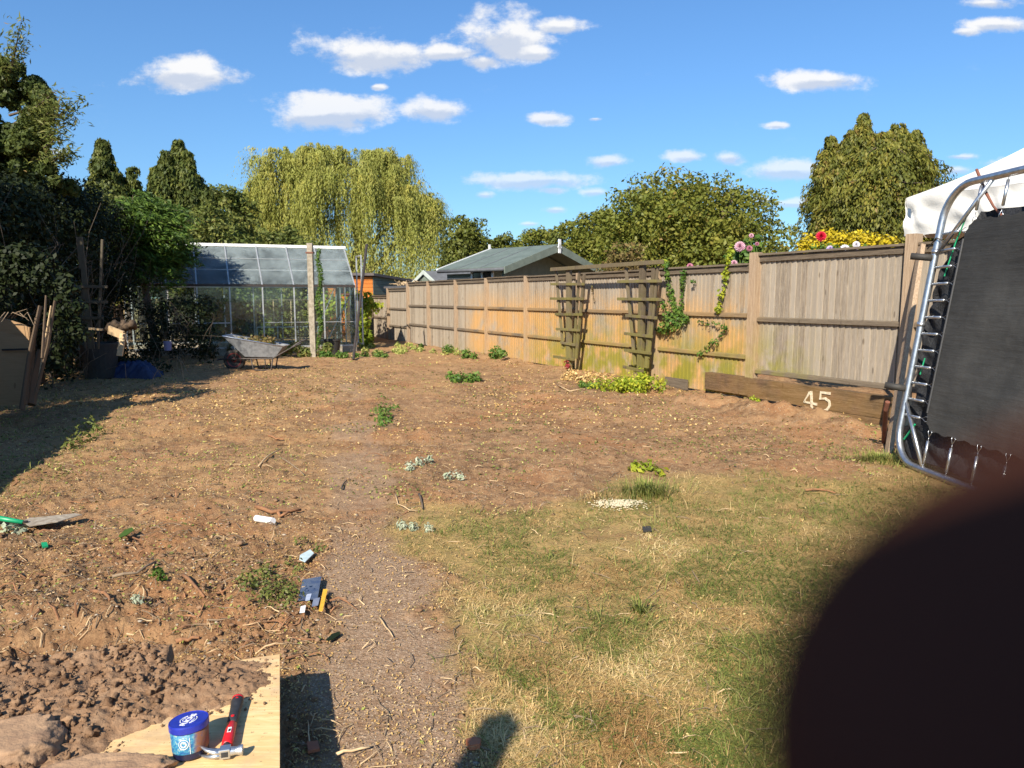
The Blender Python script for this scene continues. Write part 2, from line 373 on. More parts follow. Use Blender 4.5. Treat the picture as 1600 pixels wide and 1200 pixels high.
pth = t.mix(t.math('MULTIPLY', t.step(vp.outputs['Distance'], .45, .25), t.step(sp2.outputs[0], .62, .7)), pth, t.mix(sp2.outputs[1], (.66,.52,.36), (.44,.34,.23)))
pth = t.mix(t.step(nA, .55, .7, 0, .45), pth, (.19,.12,.075))
col = t.mix(t.math('MULTIPLY', path, t.step(nB, .30, .52, .35, 1.)), soil, pth)
lw = t.mix(t.step(nD, .36, .66), (.36,.235,.09), (.20,.165,.05)); lw = t.mix(t.step(nC, .35, .7, 0, .6), lw, (.54,.38,.16)); lw = t.mix(t.step(nA, .5, .68, 0, .7), lw, (.25,.14,.065))
col = t.mix(t.math('MULTIPLY', lawn, t.step(nB, .28, .5, .55, 1.)), col, lw)
hb = t.math('ADD', t.math('MULTIPLY', nB, .6), t.math('ADD', t.math('MULTIPLY', nC, .45), t.math('MULTIPLY', fleck, .25)))
finish(t, col, .95, bump=hb, bstr=.85, bdist=.035, spec=.15); M['ground'] = m
M['clod'] = None
m, t = mat('soil_clods'); g = geo(t); a = attr(t); nB = t.noise(g, 25, 6, .7)
c = t.mix(a, (.115,.064,.036), (.28,.168,.095)); c = t.mix(t.step(nB, .4, .7, 0, .6), c, (.33,.22,.135))
finish(t, c, .98, bump=nB, bstr=.9, bdist=.012, spec=.1); M['clod'] = m

# ------------------------------------------------------------------ ground surface
FU = Vector((-math.sin(R(27.7)), math.cos(R(27.7)), 0)); FN = Vector((-math.cos(R(27.7)), -math.sin(R(27.7)), 0))  # along, towards garden
F0 = P(825, 567)
def F(s, n, z): return F0+FU*s+FN*n+Vector((0,0,z))
def fs(px, n=0., py=500):
    p = PL(px, py, F(0, n, 0), FN); return (p-F0).dot(FU)
def FP(px, py, n=0.):     # point on the fence plane
    return PL(px, py, F(0, n, 0), FN)
HB = .234
BC = P(437, 1022, HB); BB = P(437, 1200, HB); bdir = (BB-BC).normalized(); bsid = Vector((bdir.y, -bdir.x, 0))
if bsid.x > 0: bsid = -bsid
lt = [P(*q) for q in ((470,800),(600,800),(680,800),(760,792),(900,770),(1000,742),(1180,748),(1300,742),(1400,712))]
LTX = np.array([p.x for p in lt]); LTY = np.array([p.y for p in lt])
ll = [P(*q) for q in ((745,1200),(700,1000),(650,900),(600,820))]
LLY = np.array([p.y for p in ll]); LLX = np.array([p.x for p in ll])
pc = [P(*q) for q in ((620,1190),(600,1000),(595,900),(583,820),(560,740),(552,680),(546,615),(530,570))]
PCY = np.array([p.y for p in pc]); PCX = np.array([p.x for p in pc])
def lawnmask(x, y):
    n = fbm(x, y, 1.7, 4, 3)*.45+fbm(x, y, 7, 3, 9)*.25
    a = sst(np.interp(x, LTX, LTY)-y+n, -.15, .35); b = sst(x-np.interp(y, LLY, LLX)+n*.45, -.05, .16)
    return a*b*(x < 6)
def pathmask(x, y):
    d = np.abs(x-np.interp(y, PCY, PCX)); wd = .33-.008*y
    n = fbm(x, y, 2.2, 5, 13, .65)*.22
    m1 = sst(wd+n-d, -.06, .12)
    q = fbm(x, y, 1.1, 3, 21)
    return m1*np.maximum(1-sst(y+.5*n*5, 3.9, 5.2), sst(q+.12*np.sin(y*2.6), -.12, .12)*.62)*(y < 13)
def fcoord(x, y):
    dx, dy = x-F0.x, y-F0.y; return dx*FU.x+dy*FU.y, dx*FN.x+dy*FN.y
S_B0, S_B1 = fs(1140, .2, 600), fs(1400, .2, 660)
def drymask(x, y):
    s, n = fcoord(x, y)
    a = sst(y, 3.5, 8)*sst(fbm(x, y, .9, 4, 31)+.25, -.1, .5)*.9
    b = sst(y, 12, 16)*.5
    c = sst(1.2-n, 0, .7)*sst(fbm(x, y, 2., 3, 35), -.2, .3)*.8
    return np.clip(np.maximum(np.maximum(a*(x < -1.0), b), c), 0, 1)*(1-.6*lawnmask(x, y))
HM = P(120, 1040, .15)
def gh(x, y, fine=True):
    x = np.asarray(x, float); y = np.asarray(y, float)
    L = lawnmask(x, y); Pm = pathmask(x, y); rough = (1-.75*L)*(1-.9*Pm)
    z = .035*fbm(x, y, .45, 3, 1)
    near = np.exp(-((y-2.9)/1.6)**2)*sst(-.7-x, 0, .7)
    z = z+rough*(.055*fbm(x, y, 2.2, 3, 5)+(.030+.022*near)*fbm(x, y, 7, 5, 6, .68))
    if fine: z = z+rough*(.018+.014*near)*fbm(x, y, 28, 4, 8, .75)
    z = z+.006*L*fbm(x, y, 14, 3, 12)
    # heap of dug soil left of and under the worktop
    d = ((x+2.0)/.85)**2+((y-1.75)/.75)**2; z = z+.27*np.exp(-d)*(1-sst(x, -1.32, -1.0))*1.0+.05*np.exp(-d)*fbm(x, y, 14, 5, 67, .75)*1.6
    z = z+.07*np.exp(-(((x+2.1)/1.2)**2+((y-3.3)/.8)**2))
    z = z-.10*np.exp(-(((x+1.75)/.42)**2+((y-2.85)/.18)**2))
    s, n = fcoord(x, y)
    bank = sst(s, S_B1-.4, S_B1+.2)*sst(-s, -S_B0-.9, -S_B0+.2)*np.exp(-((n-.85)/.45)**2)*(n > -.2)
    z = z+bank*(.10+.16*fbm(x, y, 2.6, 4, 44)+.05*fbm(x, y, 9, 3, 45))
    z = z+.05*np.exp(-((n-.15)/.35)**2)*(.6+fbm(x, y, 1.7, 3, 48))*sst(s, S_B0, S_B0+.6)
    return z
def gz(x, y): return float(gh(np.array([x]), np.array([y]))[0])
yr = [.35]
while yr[-1] < 30: yr.append(yr[-1]*1.0062+.0012)
while yr[-1] < 900: yr.append(yr[-1]*1.09)
yr = np.array(yr); xa = np.concatenate([np.linspace(-1.6, -.95, 60)[:-1], np.linspace(-.95, .95, 480), np.linspace(.95, 1.6, 40)[1:]])
XX = yr[:, None]*xa[None, :]; YY = np.repeat(yr[:, None], len(xa), 1)
ZZ = gh(XX, YY)*(YY < 60)
ZZ = np.where(YY > 30, ZZ-.0, ZZ)
ny, nx = XX.shape; idx = np.arange(ny*nx).reshape(ny, nx)
Fq = np.stack([idx[:-1,:-1], idx[:-1,1:], idx[1:,1:], idx[1:,:-1]], -1).reshape(-1, 4)
cols = np.stack([lawnmask(XX, YY), pathmask(XX, YY), drymask(XX, YY), np.ones_like(XX)], -1)
cols[YY > 26, 0] = .8
ground = npmesh('ground', np.stack([XX, YY, ZZ], -1).reshape(-1, 3), Fq, M['ground'], cols=cols.reshape(-1, 4), smooth=True)
tag(ground, 'bare brown soil with a worn path and dry patchy lawn', kind='structure')
b = MB(); b.frame((-900, -300, -.35), (1800, 0, 0), (0, 1200, 0), (0, 0, .12)); o = b.build('terrain', M['ground']); tag(o, 'flat earth beyond the garden', kind='structure')

# ------------------------------------------------------------------ foliage tools
def unit(a): return a/np.maximum(np.linalg.norm(a, axis=-1, keepdims=True), 1e-9)
def leaves(name, pts, nrm, size, material, parent, tint, aspect=.55, axis=None, axj=.6, nj=.6):
    """leaf-sized faces: pts (n,3), nrm face normals, axis preferred leaf direction"""
    n = len(pts); nr = unit(nrm+rng.normal(0, nj, (n, 3)))
    ax = rng.normal(0, 1, (n, 3)) if axis is None else np.asarray(axis)+rng.normal(0, axj, (n, 3))
    ax = unit(ax-nr*(ax*nr).sum(-1, keepdims=True)); sd_ = np.cross(nr, ax)
    L = (size*rng.uniform(.6, 1.35, n))[:, None]; Wd = L*aspect
    fold = nr*L*.12
    V = np.stack([pts-ax*L*.5, pts-ax*L*.05+sd_*Wd*.5+fold, pts+ax*L*.5, pts-ax*L*.05-sd_*Wd*.5+fold], 1).reshape(-1, 3)
    Fc = np.arange(4*n).reshape(n, 4); return npmesh(name, V, Fc, material, parent, np.repeat(tint, 4))
def sphere_pts(n):
    return unit(rng.normal(0, 1, (n, 3)))
def lobed(center, rad, nlobes, lr, low=-.35):
    """lobes spread over and inside an ellipsoidal crown"""
    c = np.array(center); r = np.array(rad); out = []
    k = 0
    while len(out) < nlobes:
        d = sphere_pts(1)[0]
        if d[2] < low: continue
        f = random.uniform(.62, .92) if random.random() < .8 else random.uniform(.2, .6)
        out.append((c+d*r*f, lr*random.uniform(.65, 1.3)))
    return out
def lobe_leaves(lobes, n, flat=.85, shell=.22):
    w_ = np.array([l[1]**2 for l in lobes]); w_ /= w_.sum(); ii = rng.choice(len(lobes), n, p=w_)
    C = np.array([l[0] for l in lobes])[ii]; Rr = np.array([l[1] for l in lobes])[ii]
    d = sphere_pts(n); d[:, 2] = np.where(d[:, 2] < -.55, -d[:, 2], d[:, 2])
    r = 1-np.abs(rng.normal(0, shell, n)); p = C+d*(Rr*r)[:, None]*np.array([1, 1, flat])
    lt_ = rng.uniform(0, 1, len(lobes))[ii]*.5+rng.uniform(0, 1, n)*.5
    return p, d, lt_
def trunk(parent, base, top, r, limbs=6, mat_=None, spread=1.5, seed=1):
    rr = random.Random(seed); b = MB(); base, top = Vector(base), Vector(top); ps = []
    for i in range(6):
        f = i/5; ps.append(base.lerp(top, f)+Vector((rr.uniform(-1,1), rr.uniform(-1,1), 0))*.12*spread*f)
    b.tube(ps, [r*(1.25-.95*i/5) for i in range(6)], 10)
    for k in range(limbs):
        f = rr.uniform(.3, .9); p = base.lerp(top, f); a = rr.uniform(0, 6.28); L = spread*rr.uniform(.6, 1.2)
        q = p+Vector((math.cos(a)*L, math.sin(a)*L, L*rr.uniform(.4, .9))); mid = p.lerp(q, .5)+Vector((0,0,-.1*L))
        b.tube([p, mid, q], [r*.45, r*.3, r*.12], 7)
    return b.build('trunk', mat_ or M['bark'], parent, smooth=True)
LM = {
 'bark': leafmat('bark_chip', (.05,.028,.017), (.10,.055,.03), (.24,.13,.065), trans=0.),
 'feather': leafmat('feathery_conifer', (.035,.075,.015), (.075,.135,.022), (.17,.25,.04), trans=.2),
 'dim': leafmat('deep_green_leaf', (.04,.062,.016), (.075,.10,.024), (.15,.17,.04), trans=.25),
 'mixlit': leafmat('trodden_weeds', (.10,.12,.03), (.20,.20,.06), (.38,.30,.11), trans=.25),
 'willow': leafmat('willow_leaf', (.24,.27,.05), (.35,.36,.085), (.50,.42,.09), trans=.35),
 'syc': leafmat('sycamore_leaf', (.11,.145,.025), (.18,.20,.034), (.27,.25,.045), trans=.3, dead=(.24,.15,.04)),
 'oak': leafmat('round_tree_leaf', (.09,.12,.025), (.14,.16,.032), (.20,.20,.042), trans=.25),
 'con': leafmat('cypress_spray', (.055,.075,.016), (.155,.165,.03), (.31,.27,.05), trans=.25, dead=(.25,.16,.05)),
 'condark': leafmat('dark_conifer', (.045,.07,.018), (.10,.125,.028), (.19,.195,.042), trans=.22),
 'mix': leafmat('hedge_shrub_leaf', (.09,.125,.027), (.16,.19,.045), (.25,.25,.065), trans=.3, dead=(.22,.14,.06)),
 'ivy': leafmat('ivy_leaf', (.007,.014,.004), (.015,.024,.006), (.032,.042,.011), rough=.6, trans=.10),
 'bright': leafmat('bright_leaf', (.16,.24,.02), (.32,.38,.03), (.55,.52,.05), trans=.35),
 'green': leafmat('green_leaf', (.06,.14,.025), (.11,.20,.035), (.20,.28,.05), trans=.35),
 'yellow': leafmat('golden_leaf', (.30,.24,.015), (.55,.42,.02), (.75,.58,.03), trans=.3),
 'brownleaf': leafmat('brown_leaf', (.14,.09,.035), (.20,.14,.05), (.14,.16,.04), trans=.2),
 'litter': leafmat('dry_litter', (.25,.14,.06), (.58,.37,.13), (.80,.62,.30), rough=.7, trans=.2),
 'litgreen': leafmat('cut_leaves', (.13,.19,.03), (.32,.36,.08), (.62,.58,.20), rough=.6, trans=.25),
 'silver': leafmat('silver_leaf', (.28,.34,.20), (.45,.50,.36), (.60,.63,.48), rough=.7, trans=.2),
 'straw': leafmat('straw_blade', (.36,.20,.075), (.62,.43,.18), (.84,.66,.34), rough=.65, trans=.3),
 'grass': leafmat('grass_blade', (.11,.155,.032), (.23,.26,.06), (.46,.43,.14), rough=.5, trans=.35),
}
# dark curtain in the depth of crowns: a loose inner layer of leaves
def broad_tree(name, label, px0, px1, pytop, Y, mat_, n, size, nlobes=40, zbase=.0, depth=None, group=None, cat='tree', lowz=None, lr=.22, low=-.5, seed=3):
    a, b_ = Q(px0, 465, Y), Q(px1, 465, Y); top = Q((px0+px1)/2, pytop, Y).z
    cx = (a.x+b_.x)/2; rx = (b_.x-a.x)/2; lo = lowz if lowz is not None else top*.12
    cz = (top+lo)/2; rz = (top-lo)/2; ry = depth or rx*.8; m_ = (rx+rz)/2
    e = empty(name, (cx, Y, zbase), label, cat, group); rr = np.array([rx, ry, rz]); c = np.array([cx, Y, cz]); L = []
    for i in range(nlobes):      # big masses spread evenly over the dome, then many small tufts set on them
        zz = 1-1.75*(i+.5)/nlobes; a = i*2.39996+random.uniform(-.3, .3); q = math.sqrt(max(0, 1-zz*zz)); d = np.array([q*math.cos(a), q*math.sin(a), zz])
        f = random.uniform(.60, .80); L.append((c+d*rr*f, m_*random.uniform(.22, .34)))
        L.append((c+d*rr*f*.45, m_*.4))
    for _ in range(nlobes*7):
        k = L[2*random.randrange(nlobes)]; d = sphere_pts(1)[0]; d[2] = abs(d[2])*.9-.15; d[1] -= .2
        L.append((k[0]+d*k[1]*random.uniform(.8, 1.08), m_*random.uniform(.06, .15)))
    p, d, ti = lobe_leaves(L, n, shell=.34)
    leaves('crown', p, d*.8+np.array([0, -.05, .25]), size, mat_, e, ti, nj=.75)
    trunk(e, (cx, Y, zbase), (cx, Y, cz+rz*.5), max(.1, rx*.06), 8, spread=rx*.5, seed=seed)
    return e

# --- weeping willow
def willow():
    Y = 38; e = empty('willow_tree', Q(560, 465, Y)*1, 'large weeping willow with yellow green hanging strands behind the greenhouse', 'tree')
    e.location = (Q(560, 465, Y).x, Y, 0)
    env = [(445,300,60,88),(500,258,60,30),(575,258,80,26),(600,272,50,28),(640,345,42,55),(410,350,28,40),(440,370,34,50),(480,350,50,40),(400,320,20,30),(670,330,22,30),(540,300,90,50),(415,330,35,60),(600,330,80,60),(655,350,30,60),(505,243,30,14),(590,246,34,12),(470,275,40,30)]
    P_, D_, T_ = [], [], []
    for (px, py, ax, az) in env:
        c = Q(px, py, Y+random.uniform(-1, 1)); rx = ax/FPX*Y; rz = az/FPX*Y; na = int(15*rx*rz**.6)+14
        for _ in range(na):
            d = sphere_pts(1)[0]; d[2] = abs(d[2]); d[1] -= .3; d = unit(d); f = random.uniform(.45, 1.0)
            an = np.array(c)+d*np.array([rx, rx*.9, rz])*f; tt_ = random.random(); La = random.uniform(1.0, 3.0)*(1.3 if d[2] < .5 else .75); ra = random.uniform(.35, .8)
            for _s in range(22):
                a = random.uniform(0, 6.283); rs = ra*random.random()**.6; o_ = np.array([math.cos(a), math.sin(a), 0])+np.array([d[0], d[1], 0])*.6
                Ln = La*random.uniform(.5, 1.1)*(1-.35*rs/ra); Ln = min(Ln, an[2]-.4)
                if Ln < .3: continue
                k = max(5, int(Ln/.09)); tt = np.linspace(0, 1, k)
                pts = an[None]+o_[None]*(rs*np.sqrt(tt))[:, None]+np.array([0, 0, 1])[None]*(.16*np.sin(tt*3.14)*(1-tt)-tt**1.3*Ln)[:, None]+rng.normal(0, .035, (k, 3))
                nn_ = unit(o_*.8+np.array([0, -.2, .3])); P_.append(pts); D_.append(np.repeat(nn_[None], k, 0)+np.array([0,0,.6])[None]*(1-tt)[:, None]); T_.append(np.clip(tt_*.45+.3*(1-tt)+rng.uniform(-.1, .3, k), 0, 1))
    # lower skirt of long strands
    for _ in range(1500):
        px = random.uniform(392, 686); yy_ = Y+random.uniform(-4, 3); st = np.array(Q(px, random.uniform(345, 400), yy_)); Ln = st[2]-random.uniform(.3, 1.5)
        k = max(4, int(Ln/.17)); tt = np.linspace(0, 1, k)
        P_.append(st[None]+np.array([0,0,-1])[None]*(tt*Ln)[:, None]+rng.normal(0, .05, (k, 3))); D_.append(np.repeat(np.array([[0,-.8,.35]]), k, 0)); T_.append(np.full(k, random.random()*.55)+rng.uniform(0, .4, k))
    P_ = np.concatenate(P_); D_ = np.concatenate(D_); T_ = np.concatenate(T_)
    leaves('crown', P_, D_, .175, LM['willow'], e, T_, aspect=.22, axis=np.array([0, 0, -1.]), axj=.28, nj=.5)
    trunk(e, (e.location.x, Y, 0), (e.location.x, Y, 5.6), .4, 10, spread=2.6, seed=5)
willow()

# --- weeping cypress type conifers
def cypress(name, label, blobs, Y, n, size, mat_=None, droop=.5, base_px=None, aspect=.45):
    px = base_px or blobs[0][0]; e = empty(name, (Q(px, 465, Y).x, Y, 0), label, 'tree'); L = []
    for (bx, by, ax, az) in blobs:
        c = np.array(Q(bx, by, Y)); rx, rz = ax/FPX*Y, az/FPX*Y
        m0 = min(rx, rz)
        for _ in range(5+int(6*rx*rz)):
            d = sphere_pts(1)[0]; L.append((c+d*np.array([rx, rx, rz])*random.uniform(.2, .74), m0*random.uniform(.26, .42)))
        for _ in range(10+int(34*rx*rz)):
            d = sphere_pts(1)[0]; d[1] -= .25; L.append((c+d*np.array([rx, rx, rz])*random.uniform(.68, 1.14), random.uniform(.07, .21)*(.5+.5*Y/24)))
    p, d, ti = lobe_leaves(L, n, 1.7, .3); d = d*np.array([1, 1, .5])+np.array([0, -.05, .2])
    leaves('crown', p, d, size, mat_ or LM['con'], e, ti, aspect=aspect, axis=np.array([0, 0, -1.])*droop*2, axj=.6, nj=.5)
    mx = max(Q(b_[0], b_[1]-b_[3], Y).z for b_ in blobs)
    trunk(e, e.location, (e.location.x, Y, mx*.85), .2, 8, spread=.9, seed=int(px)); return e
def conifer(name, label, cones, Y, nbr, nlf, size, mat_, base_px, hang=.3, aspect=.34, rag=.6):
    """cones: (px axis, py top, half width px, columnar power, py base); every branch arches out and carries hanging sprays"""
    e = empty(name, (Q(base_px, 465, Y).x, Y, 0), label, 'tree'); P_, A_, N_, T_ = [], [], [], []; b = MB(); wsum = sum(c[2]*(c[4]-c[1]) for c in cones)
    for (px, pt, hw, pw, pb_) in cones:
        top = Q(px, pt, Y); bot = Q(px, pb_, Y); W_ = hw/FPX*Y; Hc = top.z-bot.z; yo = random.uniform(-.5, .5)*W_
        b.tube([(top.x, Y+yo, 0), (top.x+.05, Y+yo, (top.z+bot.z)/2), (top.x, Y+yo, top.z-.1)], [.13, .09, .02], 7)
        for _ in range(int(nbr*hw*(pb_-pt)/wsum)):
            f = random.random()**.85; z = bot.z+Hc*f; rad_ = W_*(1-f**pw)*random.uniform(.78-.3*rag, 1.08+.26*rag)+.08+.10*random.random(); a = random.uniform(0, 6.283)
            if math.sin(a) > .5 and random.random() < .6: a = -a
            o_ = np.array([math.cos(a), math.sin(a), 0]); p0 = np.array([top.x, Y+yo, z]); up_ = random.uniform(.0, .25)*rad_; tb = random.random()*.7
            if rad_ > .5 and random.random() < .25: b.tube([p0, p0+o_*rad_*.5+np.array([0,0,up_]), p0+o_*rad_*.9], [.03, .018, .006], 5)
            ff = rng.uniform(.25, 1.05, nlf)**.7; side = np.array([-o_[1], o_[0], 0])
            hg = np.abs(rng.normal(0, hang, nlf))*(.4+.6*ff)
            pts = p0+o_*(rad_*ff)[:, None]+side*(rng.normal(0, .07+.06*rad_, nlf)*(1.15-ff*.6))[:, None]; pts[:, 2] += up_*np.sin(ff*3.0)-.12*rad_*ff**2-hg
            P_.append(pts); A_.append(np.tile(o_*.35+np.array([0, 0, -1.]), (nlf, 1))); N_.append(np.tile(o_*.8+np.array([0, -.1, .35]), (nlf, 1))); T_.append(tb+rng.uniform(-.05, .38, nlf)-.3*hg)
    leaves('crown', np.concatenate(P_), np.concatenate(N_), size, mat_, e, np.clip(np.concatenate(T_), 0, 1), aspect=aspect, axis=np.concatenate(A_), axj=.4, nj=.55)
    b.build('trunk', M['bark'], e, smooth=True); return e
conifer('conifer_tree', 'tall drooping conifer behind the fence left of the white gazebo',
        [(1345,180,24,1.8,290),(1361,200,22,2,290),(1407,190,26,2.4,300),(1430,203,26,2.4,300),(1302,212,26,2.2,320),(1380,208,86,4.5,405),(1310,238,46,3,405),(1440,246,34,3,405),(1292,322,36,1.8,412),(1420,222,44,4,400),(1330,205,40,3,405),(1455,300,20,2,400)],
        24, 1900, 80, .15, LM['con'], 1370, .26, rag=1.)
conifer('conifer_tree', 'dark conifer with rounded drooping top left of the willow',
        [(274,218,30,1.8,390),(262,240,34,2,400),(292,236,32,2,400),(306,275,34,2,400),(240,262,28,1.6,400),(326,300,22,1.6,400)], 26, 760, 70, .17, LM['condark'], 275, .25)
conifer('spruce_tree', 'narrow pointed spruce behind the hedge, left of the rounded conifer', [(168,222,44,1.05,370),(160,268,34,1.1,390),(186,276,30,1.1,390),(205,262,16,1.2,390)], 25, 620, 60, .16, LM['condark'], 168, .10)
broad_tree('broadleaf_tree', 'large spreading green tree behind the fence and the trellises', 900, 1235, 252, 30, LM['syc'], 76000, .17, 80, low=-.6, lowz=-1.5)
broad_tree('broadleaf_tree', 'broad left shoulder tree sloping down from the large spreading tree to the summerhouse roof', 868, 1010, 308, 31.5, LM['syc'], 26000, .17, 50, lowz=-.5)
for k_, (a_, b_, c_, nn) in enumerate([(985,1130,254,9000)]):
    pass
broad_tree('broadleaf_tree', 'round dark green tree right beside the willow', 684, 772, 324, 50, LM['oak'], 22000, .26, 50, lowz=-1.5)
broad_tree('broadleaf_tree', 'lower distant tree right of the round dark tree', 745, 825, 356, 62, LM['oak'], 14000, .30, 34, lowz=-1, low=-.6, group=None)
broad_tree('broadleaf_tree', 'distant tree standing highest above the roof of the green summerhouse', 792, 892, 340, 60, LM['syc'], 17000, .28, 36, lowz=-1, low=-.6)
broad_tree('broadleaf_tree', 'distant tree between the summerhouse roof peak and the large spreading tree', 850, 945, 345, 55, LM['oak'], 13000, .28, 30, lowz=-1, low=-.6)
broad_tree('broadleaf_tree', 'small bushy tree between the rounded conifer and the willow', 302, 408, 276, 30, LM['mix'], 26000, .17, 40, lowz=.3, low=-.6)
broad_tree('broadleaf_tree', 'pale leafy tree above the left hedge under the overhanging branch', 30, 118, 245, 20, LM['mix'], 17000, .13, 40, lowz=.5, low=-.6)
broad_tree('shrub', 'leafy shrub mass at the foot of the pointed spruce', 110, 262, 290, 21, LM['mix'], 19000, .13, 46, lowz=.3, low=-.7, cat='shrub')
broad_tree('shrub', 'dense shrub directly behind the left half of the greenhouse', 245, 408, 315, 25.5, LM['mix'], 19000, .15, 44, lowz=.2, low=-.7, cat='shrub')
broad_tree('shrub', 'light green shrub behind the greenhouse ridge under the willow', 375, 510, 345, 27, LM['mix'], 18000, .14, 34, lowz=.2, low=-.7, cat='shrub')
broad_tree('shrub', 'low dark shrubbery seen through the lower greenhouse glass', 240, 552, 425, 26.8, LM['mix'], 26000, .14, 60, lowz=-.8, low=-.7, cat='shrub')
broad_tree('shrub', 'reddish brown shrub behind the fence between the summerhouse and trellises', 925, 1030, 372, 20, LM['brownleaf'], 9000, .10, 34, lowz=.4, low=-.7, cat='shrub')
broad_tree('shrub', 'tiny distant tree just left of the golden shrub', 1235, 1275, 366, 40, LM['oak'], 1500, .2, 10, lowz=.4, low=-.7, cat='tree')
# distant wood line reads as one mass
def woodline():
    L = []
    for i in range(150):
        x = random.uniform(-95, 75); L.append((np.array([x, random.uniform(84, 92), random.uniform(.8, 3.2)]), random.uniform(1.3, 2.4)))
    p, d, ti = lobe_leaves(L, 22000); o = leaves('distant_woodland', p, d, .5, LM['oak'], None, ti); tag(o, 'low distant band of woodland beyond the gardens', 'woodland', kind='stuff')
woodline()

# ------------------------------------------------------------------ fence on the right
def stain(me_obj, fo, fa):
    me = me_obj.data; n = len(me.vertices); co = np.zeros(n*3); me.vertices.foreach_get('co', co); co = co.reshape(-1, 3)+np.array(wloc(me_obj))
    at = me.attributes.new('stain', 'FLOAT_COLOR', 'POINT'); c = np.zeros((n, 4)); c[:, 0] = fo(co); c[:, 1] = fa(co); c[:, 3] = 1; at.data.foreach_set('color', c.ravel())
def so_(co):
    s, n = fcoord(co[:, 0], co[:, 1]); lim1, lim0 = fs(745), fs(1190)
    return np.clip(sst(s, lim0-.2, lim0+.5)*sst(-s, -lim1-1, -lim1)*sst(1.75-co[:, 2], -.1, .7), 0, 1)
def sa_(co):
    s, n = fcoord(co[:, 0], co[:, 1])
    near = sst(s, fs(1330), fs(1190))*sst(-s, -fs(800), -fs(905))
    return np.clip(near*sst(1.25-co[:, 2], -.1, 1.1)*1.1+.25*sst(.35-co[:, 2], 0, .3)*(s < fs(690)), 0, 1)
def panel(parent, s0, s1, zt, zb, rails, cap=True, nb=None, name='panel'):
    """s0 nearer, s1 farther; feather-edge boards with rails on the garden side"""
    sgn = 1 if s1 > s0 else -1; Ln = abs(s1-s0); nbd = max(3, int(Ln/.088)); b = MB()
    for i in range(nbd):
        a = s0+sgn*Ln*i/nbd; c = s0+sgn*(Ln*(i+1)/nbd+.012); ti = random.random()
        zz = zt+random.uniform(-.004, .004)
        nseg = 9; vs = []; 
        for k in range(nseg+1):
            z = zb+(zz-zb)*k/nseg
            vs += [F(a, .021, z), F(c, .002, z), F(c, -.008, z), F(a, -.004, z)]
        f_ = []
        for k in range(nseg):
            for q in range(4):
                q2 = (q+1) % 4; f_.append((k*4+q, k*4+q2, (k+1)*4+q2, (k+1)*4+q))
        f_.append((0,1,2,3)); f_.append(tuple(nseg*4+q for q in (3,2,1,0)))
        b.add(vs, f_, ti)
    p = b.build(name, M['board'], parent); stain(p, so_, sa_)
    bm_ = bmesh.new(); bm_.from_mesh(p.data); bmesh.ops.recalc_face_normals(bm_, faces=bm_.faces); bm_.to_mesh(p.data); bm_.free()
    for zr in rails:
        r = MB(); seg = 6
        for k in range(seg):
            a, c = s0+(s1-s0)*k/seg, s0+(s1-s0)*(k+1)/seg
            r.prism([F(a, .016, zr+.035), F(a, .052, zr+.02), F(a, .055, zr-.028), F(a, .016, zr-.035)], F(c, 0, 0)-F(a, 0, 0), .3)
        o = r.build('rail', M['rail'], p); stain(o, so_, sa_)
    if cap:
        r = MB(); r.frame(F(s0, -.03, zt+.003), F(s1,0,0)-F(s0,0,0), FN*.105, Vector((0,0,.028)), random.random()*.5)
        o = r.build('capping', M['rail'], p)
        r = MB(); r.frame(F(s0, .016, zt-.082), F(s1,0,0)-F(s0,0,0), FN*.03, Vector((0,0,.075)), random.random()*.3); o = r.build('top_rail', M['rail'], p); stain(o, so_, sa_)
    return p
def fpost(parent, s, zt, w_=.095, z0=-.05, n=.02):
    b = MB(); ti = random.random()*.4
    for k in range(8):
        za = z0+(zt-z0)*k/8; zb = z0+(zt-z0)*(k+1)/8
        b.frame(F(s-w_/2, n-w_/2+.02, za), FU*w_, FN*w_, Vector((0,0,zb-za)), ti)
    o = b.build('post', M['post'], parent); stain(o, so_, sa_); return o
fe = empty('closeboard_fence', F(0, 0, 0), 'long weathered closeboard timber fence with a run of equal panels along the garden', 'fence')
px_posts = [640, 672, 715, 763, 825, 907, 1029, 1174]
sp_ = [fs(p) for p in px_posts]
ZT = 1.965
for i in range(len(sp_)-1):
    a, c = sp_[i+1]+.05, sp_[i]-.05
    panel(fe, a, c, ZT+random.uniform(-.012, .012), .03, (1.24, .63), True)
for s in sp_[:-1]: fpost(fe, s, ZT-.005+.03, .10)
# two lower, stepped bays at the far end
fl = empty('closeboard_fence', F(fs(610), 0, 0), 'two lower stepped bays of timber fence at the far end of the run', 'fence')
s610, s583 = fs(609), fs(583)
panel(fl, sp_[0]+.06, s610-.05, 1.80, .02, (1.12, .52), True); panel(fl, s610+.05, s583-.05, 1.56, .02, (.78,), True)
fpost(fl, s610, 1.83, .1); fpost(fl, s583, 1.6, .1)
# dark garden fence crossing beyond the end
e = empty('panel_fence', P(560, 530), 'low dark brown fence panel beyond the end of the timber fence', 'fence')
b = MB(); A, B = Q(540, 500, 25), Q(584, 500, 23.6); A.z = B.z = 0
for i in range(12):
    q = A.lerp(B, i/12); b.frame(q, (B-A)/12*.97, (0, .03, 0), (0, 0, 1.5))
b.build('panel', M['darkwood'], e)
